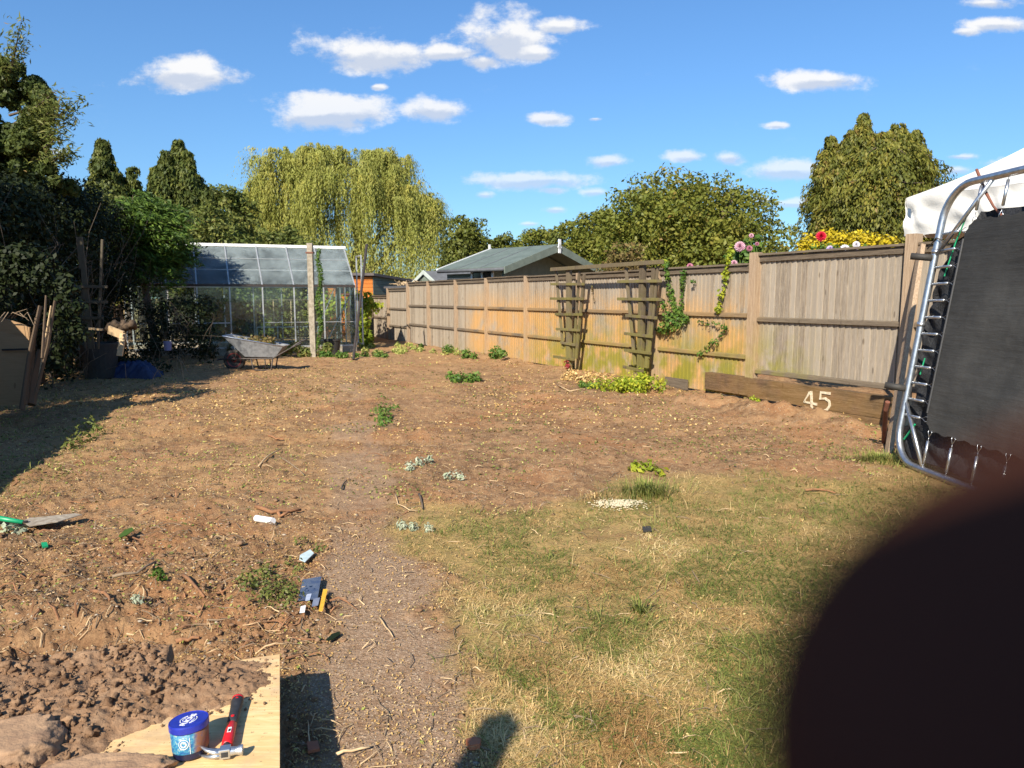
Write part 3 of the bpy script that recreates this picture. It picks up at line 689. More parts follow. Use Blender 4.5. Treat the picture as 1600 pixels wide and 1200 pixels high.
# taller near section
ft = empty('closeboard_fence', F(fs(1300), 0, 0), 'taller timber fence bay with grey boards beside the trampoline', 'fence')
s1180, s1425 = fs(1181), fs(1424); zp = 2.09
panel(ft, s1425+.06, s1180-.07, zp, .40, (1.19, .44), True)
for s, zt_ in ((s1180, 2.14), (s1425, 2.22)):
    fpost(ft, s, zt_, .125, n=.03)
panel(ft, s1425-2.3, s1425-.07, zp, .40, (1.19, .44), True); fpost(ft, s1425-2.37, 2.2, .12)
panel(ft, s1425-4.7, s1425-2.44, zp, .40, (1.19, .44), True)

# sleepers
def sleeper(pa, pb, n, ht, top, label, depth=.13):
    sa, sb = fs(pa, n, 600), fs(pb, n, 640); b = MB(); 
    for k in range(8):
        x0, x1 = sa+(sb-sa)*k/8, sa+(sb-sa)*(k+1)/8
        b.frame(F(x0, n-depth, top-ht), F(x1,0,0)-F(x0,0,0), FN*depth, Vector((0,0,ht)), .3)
    o = b.build('timber_sleeper', M['sleeper']); tag(o, label, 'sleeper', 'old timber sleepers along the fence foot'); stain(o, lambda c: .5+0*c[:,0], lambda c: .12+0*c[:,0]); return o, sa, sb
z1 = FP(1385, 630, .17).z
sl1, _, _ = sleeper(1101, 1168, .15, .26, FP(1135, 586, .15).z, 'short dark sleeper left of the tall fence post')
sl2, sa_2, sb_2 = sleeper(1169, 1396, .17, .27, FP(1280, 606, .17).z, 'long sleeper carrying the pale numerals 45')
sl3, _, _ = sleeper(1290, 1400, .19, .24, FP(1280, 606, .17).z-.275, 'lower sleeper half buried by soil under the numbered one')
b = MB(); b.frame(F(fs(1047), .05, .0), FU*-.55, FN*.03, Vector((0,0,.17))); o = b.build('gravel_board', M['rail']); tag(o, 'short low board at the fence foot between leafy ground plant and dark sleeper', 'board')
def stroke(b, pts, wd, n0, th=.012):
    pts = [Vector(p) for p in pts]; n = len(pts); L = []; Rr = []
    for i, p in enumerate(pts):
        t_ = (pts[min(i+1, n-1)]-pts[max(i-1, 0)]).normalized(); sd_ = n0.cross(t_).normalized()*wd/2; L.append(p+sd_); Rr.append(p-sd_)
    for i in range(n-1): b.prism([L[i], L[i+1], Rr[i+1], Rr[i]], n0*th, .5)
M['numeral'] = simple('cream_paint', (.70,.62,.45), (.42,.33,.21), 38, .8)
def num(name, polys, wd, label):
    b = MB()
    for pl in polys: stroke(b, [FP(x, y, .172) for x, y in pl], wd, FN)
    o = b.build(name, M['numeral'], sl2, bevel=0); o['label'] = label
num('numeral', [[(1266,613),(1257,627.5),(1277,632)],[(1268,611),(1269,638)],[(1257,627),(1259,628)]], .032, 'cream numeral 4')
num('numeral', [[(1298,615),(1283,613),(1282,623),(1290,622.5),(1296,627),(1297,634),(1293,640),(1287,642),(1282,639)]], .032, 'cream numeral 5')

# trellises
def trellis(label, ups, rungs, n0=.30, base_px=None):
    e = empty('fan_trellis', FP(base_px[0], base_px[1], n0), label, 'trellis', 'fan trellises standing before the fence')
    for (x0, y0, x1, y1, wd, th) in ups:
        b = MB(); b.bar(FP(x0, y0, n0), FP(x1, y1, n0), wd, th, FU)
        o = b.build('upright', M['trellis'], e, bevel=.003); stain(o, lambda c: 0*c[:,0], lambda c: .75*sst(1.7-c[:,2], 0, .6))
    for (x0, x1, y0, y1) in rungs:
        b = MB(); b.bar(FP(x0, y0, n0+.045), FP(x1, y1, n0+.045), .05, .035, (0,0,1))
        o = b.build('rung', M['trellis'], e, bevel=.003); stain(o, lambda c: 0*c[:,0], lambda c: .6+0*c[:,2])
    return e
t1 = trellis('left fan trellis, mossy, nearer the summerhouse', [(869,424,880,545,.05,.04),(889,421,889,583,.12,.07),(905,424,896,562,.05,.04),(913,428,900,560,.06,.04)],
        [(861,912,444,444),(860,911,466.5,467),(868,909,491,491.5),(869,905,514,516),(876,898,535,539),(865,897,557,562)], .30, (889,583))
t2 = trellis('right fan trellis, greyer, above the bright leafy ground plant', [(978,418,992,570,.05,.04),(1004.5,413,1000,595,.12,.07),(1022,418,1010,575,.08,.045),(1028,416,1014,560,.04,.03)],
        [(965,1033,440,439),(965,1034,467,468),(978,1026,493,497),(976,1019,521,526),(976,1017,547,552),(974,1005,573,580)], .30, (1000,595))
b = MB(); b.bar(FP(861,421,.36), FP(1036,409,.36), .07, .045, (0,0,1)); o = b.build('crossbeam', M['trellis'], None, bevel=.004); tag(o, 'grey timber beam laid across the tops of both fan trellises', 'beam'); stain(o, lambda c: 0*c[:,0], lambda c: .2+0*c[:,0])

# ------------------------------------------------------------------ plants by the fence
def plant(name, label, cat, pts_r, n, size, mat_, stems=None, aspect=.6, group=None, nj=.6, axis=None, stem_mat=None, stemr=.006):
    """pts_r: list of (Vector centre, radius)"""
    c0 = min(pts_r, key=lambda q: q[0].z); e = empty(name, (c0[0].x, c0[0].y, max(0, c0[0].z-c0[1])), label, cat, group)
    w_ = np.array([r**2 for _, r in pts_r]); w_ /= w_.sum(); ii = rng.choice(len(pts_r), n, p=w_)
    C = np.array([c for c, _ in pts_r])[ii]; r = np.array([q[1] for q in pts_r])[ii]; d = sphere_pts(n)
    p = C+d*(r*rng.uniform(.35, 1., n))[:, None]
    leaves('foliage', p, d+np.array([0, -.3, .4]), size, mat_, e, rng.uniform(0, 1, n), aspect=aspect, nj=nj, axis=axis)
    if stems:
        b = MB()
        for s in stems: b.tube(s, [stemr*(1.2-.8*i/(len(s)-1)) for i in range(len(s))], 5)
        so2 = b.build('stem', stem_mat or M['twig'], e)
        if len(stems) > 4: so2['kind'] = 'stuff'
    return e
def chain(pl, n=.08, k=5):
    out = []
    for i in range(len(pl)-1):
        for j in range(k):
            f = j/k; out.append(FP(pl[i][0]+(pl[i+1][0]-pl[i][0])*f, pl[i][1]+(pl[i+1][1]-pl[i][1])*f, n))
    return out
def climber(label, paths, n, size, mat_, rad=.07, cat='climbing plant', extra=[]):
    pr = []; st = []
    for pl in paths:
        c = chain(pl); pr += [(p, rad*random.uniform(.7, 1.3)) for p in c]; st.append([FP(x, y, .06) for x, y in pl])
    for (x, y, r) in extra: pr.append((FP(x, y, .1), r))
    return plant('climbing_plant', label, cat, pr, n, size, mat_, st)
climber('leafy green climber trailing down the fence right of the right trellis', [[(1042,412),(1044,440),(1050,470),(1060,490)],[(1068,425),(1066,450),(1064,480),(1058,497)]], 900, .06, LM['green'], .06,
        extra=[(1050,505,.16),(1062,503,.14),(1040,512,.14),(1070,498,.10),(1035,478,.08),(1047,492,.15),(1084,440,.05),(1030,515,.08)])
climber('thin yellow green bindweed hanging over the fence top near the dahlias', [[(1142,392),(1136,420),(1130,450),(1123,480),(1121,490)]], 260, .06, LM['bright'], .05)
climber('straggly bindweed creeping sideways over the orange stained boards', [[(1092,503),(1110,505),(1135,510)],[(1135,512),(1118,530),(1100,548),(1090,556)]], 110, .055, LM['green'], .04, extra=[(1133,512,.07),(1118,536,.07),(1104,545,.06)])
climber('dry reddish tendril hanging on the fence between the trellises', [[(925,448),(926,458),(928,470)]], 20, .04, LM['brownleaf'], .03)
g0 = P(985, 612)
pr = [(Vector((g0.x+random.gauss(0, .21), g0.y+random.gauss(0, .16), random.uniform(.05, .16))), random.uniform(.08, .16)) for _ in range(38)]+[(FP(1002+i*2, 580+i*3, .3), .10) for i in range(5)]
plant('ground_plant', 'bright yellow green leafy plant at the foot of the right trellis', 'plant', pr, 1900, .055, LM['bright'])
pr = [(Vector((P(925,606).x+random.gauss(0,.25), P(925,606).y+random.gauss(0,.2), .04)), .07) for _ in range(14)]
plant('ground_plant', 'low dull green weeds between the two trellises', 'weed', pr, 500, .045, LM['green'])
pr = [(FP(887,572,.4), .07), (FP(884,566,.4), .05)]
plant('ground_plant', 'small red flowered sprout at the foot of the left trellis', 'plant', pr, 60, .05, leafmat('red_leaf', (.3,.03,.04), (.4,.05,.06), (.2,.12,.04)))
pr = [(Vector((P(x,y).x, P(x,y).y, z)), r) for x, y, z, r in [(728,560,.1,.16),(775,562,.15,.2),(740,562,.08,.12),(700,552,.1,.16),(785,566,.2,.12),(657,548,.1,.12)]]
plant('ground_plant', 'weeds sprouting along the foot of the far fence panels', 'weed', pr, 900, .07, LM['green'])
pr = [(Vector((P(x,y).x, P(x,y).y, .06)), .12) for x, y in [(720,596),(735,597),(712,599),(745,595),(705,594)]]
plant('ground_plant', 'flattened dark green weed on bare soil before the far panels', 'weed', pr, 420, .07, LM['green'])
pr = [(Vector((P(x,y).x, P(x,y).y, .03)), .13) for x, y in [(random.uniform(560,735), random.uniform(541,556)) for _ in range(34)]]
plant('ground_plant', 'patchy yellow green weeds across the far end of the cleared soil', 'weed', pr, 2600, .06, LM['litgreen'])
pr = [(Vector((P(x,y).x, P(x,y).y, .02)), .12) for x, y in [(random.gauss(600,10), random.gauss(650,14)) for _ in range(10)]]
plant('ground_plant', 'small green weeds on the soil beside the far slab of the path', 'weed', pr, 420, .045, LM['green'])
pr = [(Vector((P(x,y).x, P(x,y).y, .03)), .13) for x, y in [(random.uniform(875,960), random.uniform(578,600)) for _ in range(16)]]
plant('ground_plant', 'pale dry leaf drift at the fence foot between the trellises', 'leaf drift', pr, 1300, .055, LM['litter'])
# shrubs and flowers over the fence
def over(name, label, pts, n, size, mat_, cat, n0=-.8, group=None, jit=0):
    return plant(name, label, cat, [(FP(x, y, n0), r) for x, y, r in pts], n, size, mat_, group=group)
pts = []
for i in range(70):
    x = random.uniform(1252, 1392); tp = 372-10*math.sin((x-1252)/140*math.pi)-(4 if x < 1340 else 0); pts.append((x, random.uniform(tp+8, 402), .13))
over('golden_shrub', 'golden yellow leaved shrub just over the tall fence bay', pts, 5200, .055, LM['yellow'], 'shrub', -.7)
PET = {}
def petmat(k, c1, c2):
    PET[k] = leafmat('petal_'+k, c1, tuple((a+b_)/2 for a, b_ in zip(c1, c2)), c2, trans=.3); return PET[k]
petmat('red', (.45,.01,.03), (.75,.03,.08)); petmat('pink', (.62,.25,.38), (.85,.62,.68)); petmat('white', (.75,.72,.75), (.85,.82,.85)); petmat('lilac', (.42,.32,.62), (.62,.55,.75)); petmat('dusky', (.42,.12,.2), (.62,.3,.38))
def dahlia(label, px, py, r, pk, n0=-.6, stem=.5, name='dahlia', cat='dahlia'):
    c = FP(px, py, n0); e = empty(name, (c.x, c.y, c.z-stem), label, cat, 'flowers showing above the fence')
    ax = Vector((-.25, -.85, .35)).normalized(); n = 90; r *= .74; V = []; Fc = []; T = []
    q = Vector((0,0,1)).rotation_difference(ax)
    for i in range(n):
        f = i/n; th = f*math.pi*.62; ph = i*2.39996; d = Vector((math.sin(th)*math.cos(ph), math.sin(th)*math.sin(ph), math.cos(th)*.8))
        d = q@d; sd_ = d.cross(ax).normalized() if d.cross(ax).length > .01 else Vector((1,0,0)); L = r*(.75+.35*f); wv = r*.22
        b_ = c+d*r*.15; V += [b_-sd_*wv*.3, b_+d*L*.6-sd_*wv, b_+d*L, b_+d*L*.6+sd_*wv]; Fc.append((4*i, 4*i+1, 4*i+2, 4*i+3)); T += [random.random()]*4
    npmesh('flower_head', np.array([tuple(v) for v in V]), np.array(Fc), PET[pk], e, np.array(T))
    b = MB(); b.tube([(c.x, c.y, c.z-stem), (c.x+.02, c.y+.02, c.z-stem/2), (c.x, c.y+.03, c.z)], .007, 6); b.build('stem', LM['green'], e)
dahlia('large pale pink dahlia above the lower fence beside the tall post', 1156, 385, .105, 'pink')
dahlia('red dahlia bloom left of the golden shrub', 1283, 369, .088, 'red', -.4)
dahlia('small faded pink dahlia bud highest by the tall post', 1174, 368, .045, 'pink')
dahlia('dusky pink half open dahlia right of the large pale one', 1171, 388, .06, 'dusky')
dahlia('deep magenta dahlia bud beside the tall fence post', 1183, 381, .04, 'dusky')
dahlia('pale pink drooping dahlia low against the fence top', 1147, 411, .065, 'pink')
dahlia('pink dahlia just showing over the fence, left of the bindweed', 1078, 416, .07, 'dusky')
dahlia('white and pink dahlia low on the fence top, rightmost of the low pair', 1090, 419, .06, 'pink')
dahlia('white petunia bloom in front of the golden shrub', 1320, 389, .075, 'white', -.3, .2, 'petunia', 'petunia')
dahlia('pale lilac petunia at the fence top below the red dahlia', 1297, 389, .06, 'lilac', -.3, .2, 'petunia', 'petunia')
dahlia('white petunia right of the larger white one, before the golden shrub', 1338, 382, .055, 'white', -.3, .2, 'petunia', 'petunia')
dahlia('lilac petunia lowest along the capping before the golden shrub', 1336, 391, .045, 'lilac', -.3, .2, 'petunia', 'petunia')
over('dahlia_plant', 'dark green dahlia foliage over the fence left of the tall post', [(1160,398,.12),(1172,400,.16),(1150,404,.1),(1176,385,.09),(1166,378,.05),(1186,386,.07),(1138,402,.07),(1184,372,.05),(1178,410,.15)], 600, .09, LM['green'], 'plant', -.75)
over('flower_foliage', 'green petunia foliage under the golden shrub at the fence top', [(1270,393,.1),(1290,391,.12),(1312,393,.12),(1330,394,.1),(1350,394,.1)], 500, .05, LM['green'], 'plant', -.4)
over('climbing_plant', 'yellow green bindweed tips above the fence by the dahlias', [(1141,394,.05),(1139,404,.05),(1142,385,.03),(1040,408,.04),(1042,415,.05)], 120, .05, LM['bright'], 'climbing plant', -.1)

# ------------------------------------------------------------------ gazebo
def gazebo():
    A = Q(1407, 465, 10.2); nr = Vector((.465, -.885, 0)); fr = Vector((.885, .465, 0))
    zt = Q(1407, 309, A.y).z; zb = Q(1407, 369, A.y).z; Ln = 3.2
    A = Vector((A.x, A.y, 0)); c = [A, A+nr*Ln, A+nr*Ln+fr*Ln, A+fr*Ln]; ctr = (c[0]+c[2])/2; zk = Q(1600, 252, A.y).z+.62
    e = empty('gazebo', A, 'white canvas gazebo behind the fence above the trampoline', 'gazebo')
    # roof as slightly sagging grid
    V = []; Fc = []; g = 14
    for sidei in range(4):
        a, b2 = c[sidei], c[(sidei+1) % 4]; base = len(V)
        for i in range(g+1):
            for j in range(g+1):
                f = j/g; p = a.lerp(b2, i/g).lerp(ctr, f); z = zt+(zk-zt)*f-.10*math.sin(math.pi*f)*(1-.3*f)-.02*math.sin(i/g*math.pi*3)*(1-f)*f*4
                V.append((p.x, p.y, z))
        for i in range(g):
            for j in range(g): q = base+i*(g+1)+j; Fc.append((q, q+g+1, q+g+2, q+1))
    npmesh('canopy', np.array(V), np.array(Fc), M['canvas'], e, smooth=True)
    V = []; Fc = []; g2 = 60
    for sidei in range(4):
        a, b2 = c[sidei], c[(sidei+1) % 4]; base = len(V); dn = (b2-a).normalized(); nn_ = Vector((dn.y, -dn.x, 0))
        if nn_.dot(ctr-a) > 0: nn_ = -nn_
        for i in range(g2+1):
            for j in range(9):
                f = j/8; p = a.lerp(b2, i/g2)
                wv = .035*math.sin(i*.55+f*3.0+2*math.sin(i*.17))*f*math.sin(math.pi*i/g2)+.03*math.sin(i*.9-f*7+math.sin(i*.31)*2)*math.sin(math.pi*f)+.02*math.sin(f*11+i*.12)
                p = p+nn_*(wv+.02*f); V.append((p.x, p.y, zt-(zt-zb)*f+.004*math.sin(i)))
        for i in range(g2):
            for j in range(8): q = base+i*9+j; Fc.append((q, q+1, q+10, q+9))
    npmesh('valance', np.array(V), np.array(Fc), M['canvas'], e, smooth=True)
    for q in c:
        b = MB(); p = q.lerp(ctr, .025); b.box((p.x, p.y, zt/2), (.06, .06, zt-.02), R(27)); b.build('pole', M['galv'], e, bevel=.004)
gazebo()

# ------------------------------------------------------------------ trampoline on its side
def trampoline():
    B0 = P(1396, 722); Y0 = B0.y; e1 = Vector((.05, -1, 0)).normalized()
    B0 = Vector((B0.x, Y0, .03)); T0 = Q(1483, 292, Y0+.05); e2 = (T0-B0); Hh = e2.length; e2.normalize(); nn = e1.cross(e2).normalized()
    if nn.x > 0: nn = -nn
    Wd = 3.4; rc = .30; G = lambda a, b_, n=0: B0+e1*a+e2*b_+nn*n
    e = empty('trampoline', (B0.x, B0.y, 0), 'rectangular black trampoline propped upright on its side by the fence', 'trampoline')
    def arc(ca, cb, a0, a1, k=8): return [G(ca+rc*math.cos(R(a0+(a1-a0)*i/k)), cb+rc*math.sin(R(a0+(a1-a0)*i/k))) for i in range(k+1)]
    pts = arc(rc, rc, 270, 180)+arc(rc, Hh-rc, 180, 90)+arc(Wd-rc, Hh-rc, 90, 0)+arc(Wd-rc, rc, 0, -90)
    pts.append(pts[0]); b = MB(); b.tube(pts, .031, 14, cap=False); fr = b.build('frame', M['galv'], e, smooth=True)
    for (a0, b0, a1, b1) in ((0, Hh-.62, .55, Hh-.01), (0, .55, .42, .02), (Wd-.5, Hh, Wd, Hh-.6), (Wd-.5, 0, Wd, .55)):
        b = MB(); b.tube([G(a0, b0), G(a1, b1)], .018, 10); b.build('corner_brace', M['galv'], e, smooth=True)
    # sleeves at tube joints
    for q in (.42, .64):
        b = MB(); b.tube([G(0, Hh*q*1.2-.02), G(0, Hh*q*1.2+.02)], .035, 14); b.build('sleeve', M['galv'], e, smooth=True)
    # mat with slightly scalloped edges and soft billows
    mg = .335; NA, NBb = 70, 70; V = []; Fc = []
    for i in range(NA+1):
        for j in range(NBb+1):
            a = mg+(Wd-2*mg)*i/NA; bb = mg+(Hh-2*mg)*j/NBb; fa, fb = i/NA, j/NBb
            if j in (0, NBb): bb += (.010*math.cos(i*2*math.pi/4.4))*(1 if j == 0 else -1)
            if i in (0, NA): a += (.008*math.cos(j*2*math.pi/4.0))*(1 if i == 0 else -1)
            # rounded corners
            for (ca, cb) in ((mg+.14, mg+.14), (mg+.14, Hh-mg-.14)):
                if a < mg+.14 and (bb < mg+.14 if cb < 1 else bb > Hh-mg-.14):
                    va, vb = a-ca, bb-cb; L = math.hypot(va, vb); mx_ = max(abs(va), abs(vb))
                    if L > 1e-5: a, bb = ca+va*mx_/L, cb+vb*mx_/L
            nz = .05*math.sin(fa*math.pi)*math.sin(fb*math.pi)+.012*math.sin(fb*17+2*math.sin(fa*5))*math.sin(fa*math.pi)
            V.append(tuple(G(a, bb, -nz+.0)))
    for i in range(NA):
        for j in range(NBb): q = i*(NBb+1)+j; Fc.append((q, q+1, q+NBb+2, q+NBb+1))
    mt = npmesh('mat', np.array(V), np.array(Fc), M['mat'], e, smooth=True)
    b = MB(); hp = [G(mg+.004, mg+.15+(Hh-2*mg-.3)*k/24, .004) for k in range(25)]; b.tube(hp, .010, 6); b.build('edge_band', M['blackgrip'], mt)
    # springs all round the visible half
    def spring(pa, pb):
        b = MB(); d = (pb-pa); k = 46; pts = []
        for i in range(k*3):
            f = i/(k*3-1); pts.append(pa+d*(.10+.62*f)+e2*0+(nn*math.cos(i*2.1)+d.cross(nn).normalized()*math.sin(i*2.1))*.0075)
        b.tube([pa+d*.10, pa+d*.72], .0125, 10); b.tube([pa, pa+d*.11], .003, 5); b.tube([pa+d*.72, pa+d*.82], .003, 5)
        s_ = d.cross(nn).normalized()*.022
        b.tube([pa+d*.82, pa+d*.94+s_, pb+s_*.9], .0028, 5); b.tube([pa+d*.82, pa+d*.94-s_, pb-s_*.9], .0028, 5)
        b.build('spring', M['galv'], e, smooth=True)
    for k in range(12):
        z = .42+(Hh-.84)*k/11; spring(G(.02, z), G(mg+.01, z+.01))
    for k in range(8):
        a = .42+.30*k; 
        if a > Wd-.4: break
        spring(G(a, Hh-.02), G(a, Hh-mg-.01)); spring(G(a, .02), G(a, mg+.01))
    # leg stubs with rubber caps
    for q in ((.745), (.265)):
        b = MB(); c0 = G(0, Hh*q); b.tube([c0+nn*.02, c0+nn*.16-e1*.10], .030, 12); st = b.build('leg_socket', M['rubber'], e, smooth=True)
    # crumpled navy safety net hanging behind the springs
    V = []; Fc = []; NA, NBb = 60, 90
    for i in range(NA+1):
        for j in range(NBb+1):
            fa, fb = i/NA, j/NBb; a = -.04+2.7*fa**1.8+.03*math.sin(fb*9)*(1-fa); bb = .05+(Hh-.30)*fb
            a += .42*float(sst(np.array(fb), .80, 1.0))**1.5*(1-fa)
            V.append(tuple(G(float(a), bb, -.09-.03*math.sin(fa*19+3*math.sin(fb*14))*math.sin(fb*21+fa*4)-.014*math.sin(fb*55+fa*22))))
    for i in range(NA):
        for j in range(NBb): q = i*(NBb+1)+j; Fc.append((q, q+1, q+NBb+2, q+NBb+1))
    npmesh('safety_net', np.array(V), np.array(Fc), M['shade'], e, smooth=True)
    b = MB(); b.tube([G(.30, Hh*.90, -.02), G(.20, Hh*.80, -.03), G(.14, Hh*.68, -.03)], .006, 6); b.tube([G(.06, .20, -.02), G(.20, .36, .0)], .008, 6); b.tube([G(.12, .95, -.02), G(.10, .80, -.02)], .006, 6); b.build('tie_cord', M['green_pl'], e)
    b = MB(); b.tube([G(-.03, Hh*.80, .03), G(-.10, Hh*.78, .02), G(.03, Hh*.815, .04), G(.10, Hh*.80, -.02)], .006, 6); b.build('strap', M['rubber'], e)
    # dark fibreglass rod leaning through the top
    o = MB(); o.tube([Q(1526, 265, 6.2), Q(1540, 300, 6.0), Q(1552, 322, 5.9), Q(1566, 338, 5.8)], [.012, .012, .009, .009], 8); r = o.build('thin_rod', M['rust']); tag(r, 'thin dark red rod poking up behind the trampoline top tube', 'rod')
    # timber strut behind
    o = MB(); A_ = B0+Vector((.10, .28, 0)); o.bar(Vector((A_.x, A_.y, 0)), FP(1440, 385, .12), .045, .09, (1,0,0)); r = o.build('timber_prop', M['post']); tag(r, 'timber batten leaning between the fence and the trampoline', 'batten')
    o = MB(); o.tube([P(1381, 695), Q(1384, 640, B0.y+.25), Q(1387, 628, B0.y+.2)], .022, 8); r = o.build('rusty_stake', M['rust']); tag(r, 'short rusty red stake beside the lower sleeper', 'stake')
trampoline()

# ------------------------------------------------------------------ green summerhouse
def summerhouse():
    zE, zR = 2.34, 3.08; Yp = 22.2; ap = Q(872, 385, Yp); dS = Vector((-.71, .70, 0)); dG = Vector((.70, .71, 0)); wg = 2.3; L = 3.0
    a = Vector((ap.x, ap.y, 0)); e = empty('summerhouse', a, 'green painted summerhouse with low gabled felt roof over the fence', 'summerhouse')
    Z = Vector((0,0,1)); th = .05
    for sgn in (-1, 1):
        b = MB(); p0 = a+Z*zR; p1 = a+dG*wg*sgn+Z*zE; b.prism([p0, p1, p1+Z*th, p0+Z*th], dS*L); rf = b.build('roof_slope', M['felt_green'], e)
        for f in (.34, .67):
            b = MB(); q0 = p0.lerp(p1, 0)+dS*L*f+Z*(th+.003); q1 = p1+dS*L*f+Z*(th+.003); b.bar(q0, q1, .05, .006, dS); b.build('felt_seam', M['slate'], rf)
        b = MB(); q0, q1 = a+Z*(zR+.02)-dS*.03, a+dG*(wg+.05)*sgn+Z*(zE-.0)-dS*.03; b.prism([q0+Z*.04, q1+Z*.04, q1-Z*.16, q0-Z*.20], dS*.03); b.build('bargeboard', M['felt_green' if sgn > 9 else 'cladding'], e)
        b = MB(); q0, q1 = a+Z*(zR+.02)+dS*(L+.003), a+dG*(wg+.05)*sgn+Z*(zE)+dS*(L+.003); b.prism([q0+Z*.055, q1+Z*.055, q1-Z*.05, q0-Z*.05], dS*.03); b.build('rear_bargeboard', M['white'], e)
        b = MB(); q = a+dG*(wg+.03)*sgn+Z*(zE-.03); b.tube([q, q+dS*L], .05, 8); b.build('gutter', M['slate'], e, smooth=True)
    # walls set in under the roof: cladding boards
    wi = wg-.3; ov = .95
    for sgn in (-1, 1):
        b = MB(); 
        for k in range(16): b.frame(a+dG*wi*sgn+dS*ov+Z*(.14*k), dS*(L-ov-.1), dG*.03*sgn, Z*.13)
        wl_ = b.build('side_wall', M['cladding'], e)
        if sgn < 0:
            q = PL(754, 434, a+dG*(-wi-.04), dG); b = MB(); wx, wz = .50, .34
            for (o1, s1, z1_, h1) in ((-wx, 2*wx, -wz, .07), (-wx, 2*wx, wz-.07, .07), (-wx, .08, -wz, 2*wz), (wx-.08, .08, -wz, 2*wz), (-.03, .06, -wz, 2*wz)):
                b.frame(q+dS*o1+Z*z1_, dS*s1, -dG*.04, Z*h1)
            wf = b.build('window_frame', M['white'], wl_); b = MB(); b.frame(q-dS*wx*.95-Z*wz*.95, dS*wx*1.9, -dG*.01, Z*wz*1.9); b.build('pane', M['darkglass'], wf)
    b = MB(); b.frame(a-dG*wi+dS*(ov+.03), dG*2*wi, dS*.03, Z*zE); b.prism([a-dG*wi+dS*(ov+.03)+Z*zE, a+dG*wi+dS*(ov+.03)+Z*zE, a+dS*(ov+.03)+Z*(zR-.05)], dS*.03); fw = b.build('front_wall', M['cladding'], e)
    b = MB(); b.frame(a-dG*.9+dS*(ov-.02)+Z*.05, dG*1.8, dS*.03, Z*1.9); b.build('doors', simple('dark_red_door', (.05,.02,.018), (.03,.015,.012), 4), fw)
    for x in (-1.6, 1.25):
        b = MB(); b.frame(a+dG*x+dS*(ov-.02)+Z*1.1, dG*.5, dS*.03, Z*.8); f = b.build('front_window', M['white'], fw); b = MB(); b.frame(a+dG*(x+.06)+dS*(ov-.04)+Z*1.16, dG*.38, dS*.015, Z*.68); b.build('pane', M['darkglass'], f)
    for x in (-wi, wi):
        b = MB(); b.frame(a+dG*(x-.05)+dS*.3, dG*.1, dS*.1, Z*zE); b.build('porch_post', M['cladding'], e)
    b = MB(); q = a-dS*.08+Z*(zR-.1); b.frame(q-dG*.05-Z*.12, dG*.1, dS*.03, Z*.42); b.prism([q-dG*.09+Z*.05, q+Z*.17, q+dG*.09+Z*.05, q-Z*.02], dS*.03); b.build('finial', M['white'], e)
    b = MB(); q = a+dS*(L+.05)+Z*zR; b.frame(q-dG*.04, dG*.08, dS*.03, Z*.2); b.build('rear_finial', M['white'], e)
summerhouse()
def gable_shed():
    Y = 27; ap = Q(662, 425, Y); a = Vector((ap.x, ap.y, 0)); e = empty('garden_shed', a, 'small gabled shed with dark grey roof left of the summerhouse', 'shed')
    Z = Vector((0,0,1)); dS = Vector((.985, .17, 0)); dG = Vector((.34, -.94, 0)).normalized(); dG = Vector((.75,-.66,0)); L = 2.0; zR = ap.z; wg = .95; zE = zR-.62
    for sgn in (-1, 1):
        b = MB(); p0 = a+Z*zR; p1 = a+dG*wg*sgn+Z*zE; b.prism([p0, p1, p1+Z*.04, p0+Z*.04], dS*L); b.build('roof_slope', M['slate'], e)
        b = MB(); b.prism([p0+Z*.07, p1+Z*.07, p1-Z*.08, p0-Z*.08], -dS*.03); b.build('bargeboard', simple('pale_trim%d' % (sgn+1), (.42,.46,.42), (.36,.40,.36)), e)
    b = MB(); b.prism([a-dG*.85+dS*.1, a+dG*.85+dS*.1, a+dG*.85+dS*.1+Z*(zE+.05), a+dS*.1+Z*(zR-.06), a-dG*.85+dS*.1+Z*(zE+.05)], dS*(L-.2)); b.build('wall', M['cladding'], e)
gable_shed()
def orange_shed():
    Z = Vector((0,0,1)); Yc = 27.5; c = Q(582, 430, Yc); a = Vector((c.x, c.y, 0)); zt = c.z
    e = empty('garden_shed', a, 'orange stained timber shed with flat dark roof behind the greenhouse corner', 'shed')
    d1 = Vector((-.96, -.28, 0)); d2 = Vector((.42, .91, 0)).normalized()
    for (dd, L, nm, cm) in ((d1, 2.3, 'front_wall', 'orangewood'), (d2, 4.6, 'side_wall', 'cladding')):
        b = MB()
        for k in range(17): b.frame(a+Z*(.135*k), dd*L, Vector((dd.y, -dd.x, 0))*(.03 if nm == 'side_wall' else -.03), Z*.125)
        wl_ = b.build(nm, M[cm], e)
        if nm == 'front_wall':
            b = MB(); q = a+d1*.75; b.frame(q+Z*(zt-.75)+Vector((.3,-.96,0))*.06, d1*.65, Vector((.28,-.96,0))*.03, Z*.65); wf = b.build('window', M['rust'], wl_)
            b = MB(); b.frame(q+d1*.08+Z*(zt-.68)+Vector((.3,-.96,0))*.095, d1*.22, Vector((.28,-.96,0))*.01, Z*.52); b.frame(q+d1*.36+Z*(zt-.68)+Vector((.3,-.96,0))*.095, d1*.22, Vector((.28,-.96,0))*.01, Z*.52); b.build('pane', M['darkglass'], wf)
    b = MB(); o0 = a-d2*.25-d1*.2+Z*(zt-.02); b.frame(o0, d1*2.8, d2*5.2-Z*.36, Z*.1); b.build('roof', M['felt_dark'], e)
    b = MB(); b.frame(a+d1*2.25+d2*.1, d1*.03, d2*4.4, Z*(zt-.05)); b.frame(a+d2*4.55, d1*2.3, d2*.03, Z*(zt-.4)); b.build('rear_wall', M['orangewood'], e)
orange_shed()
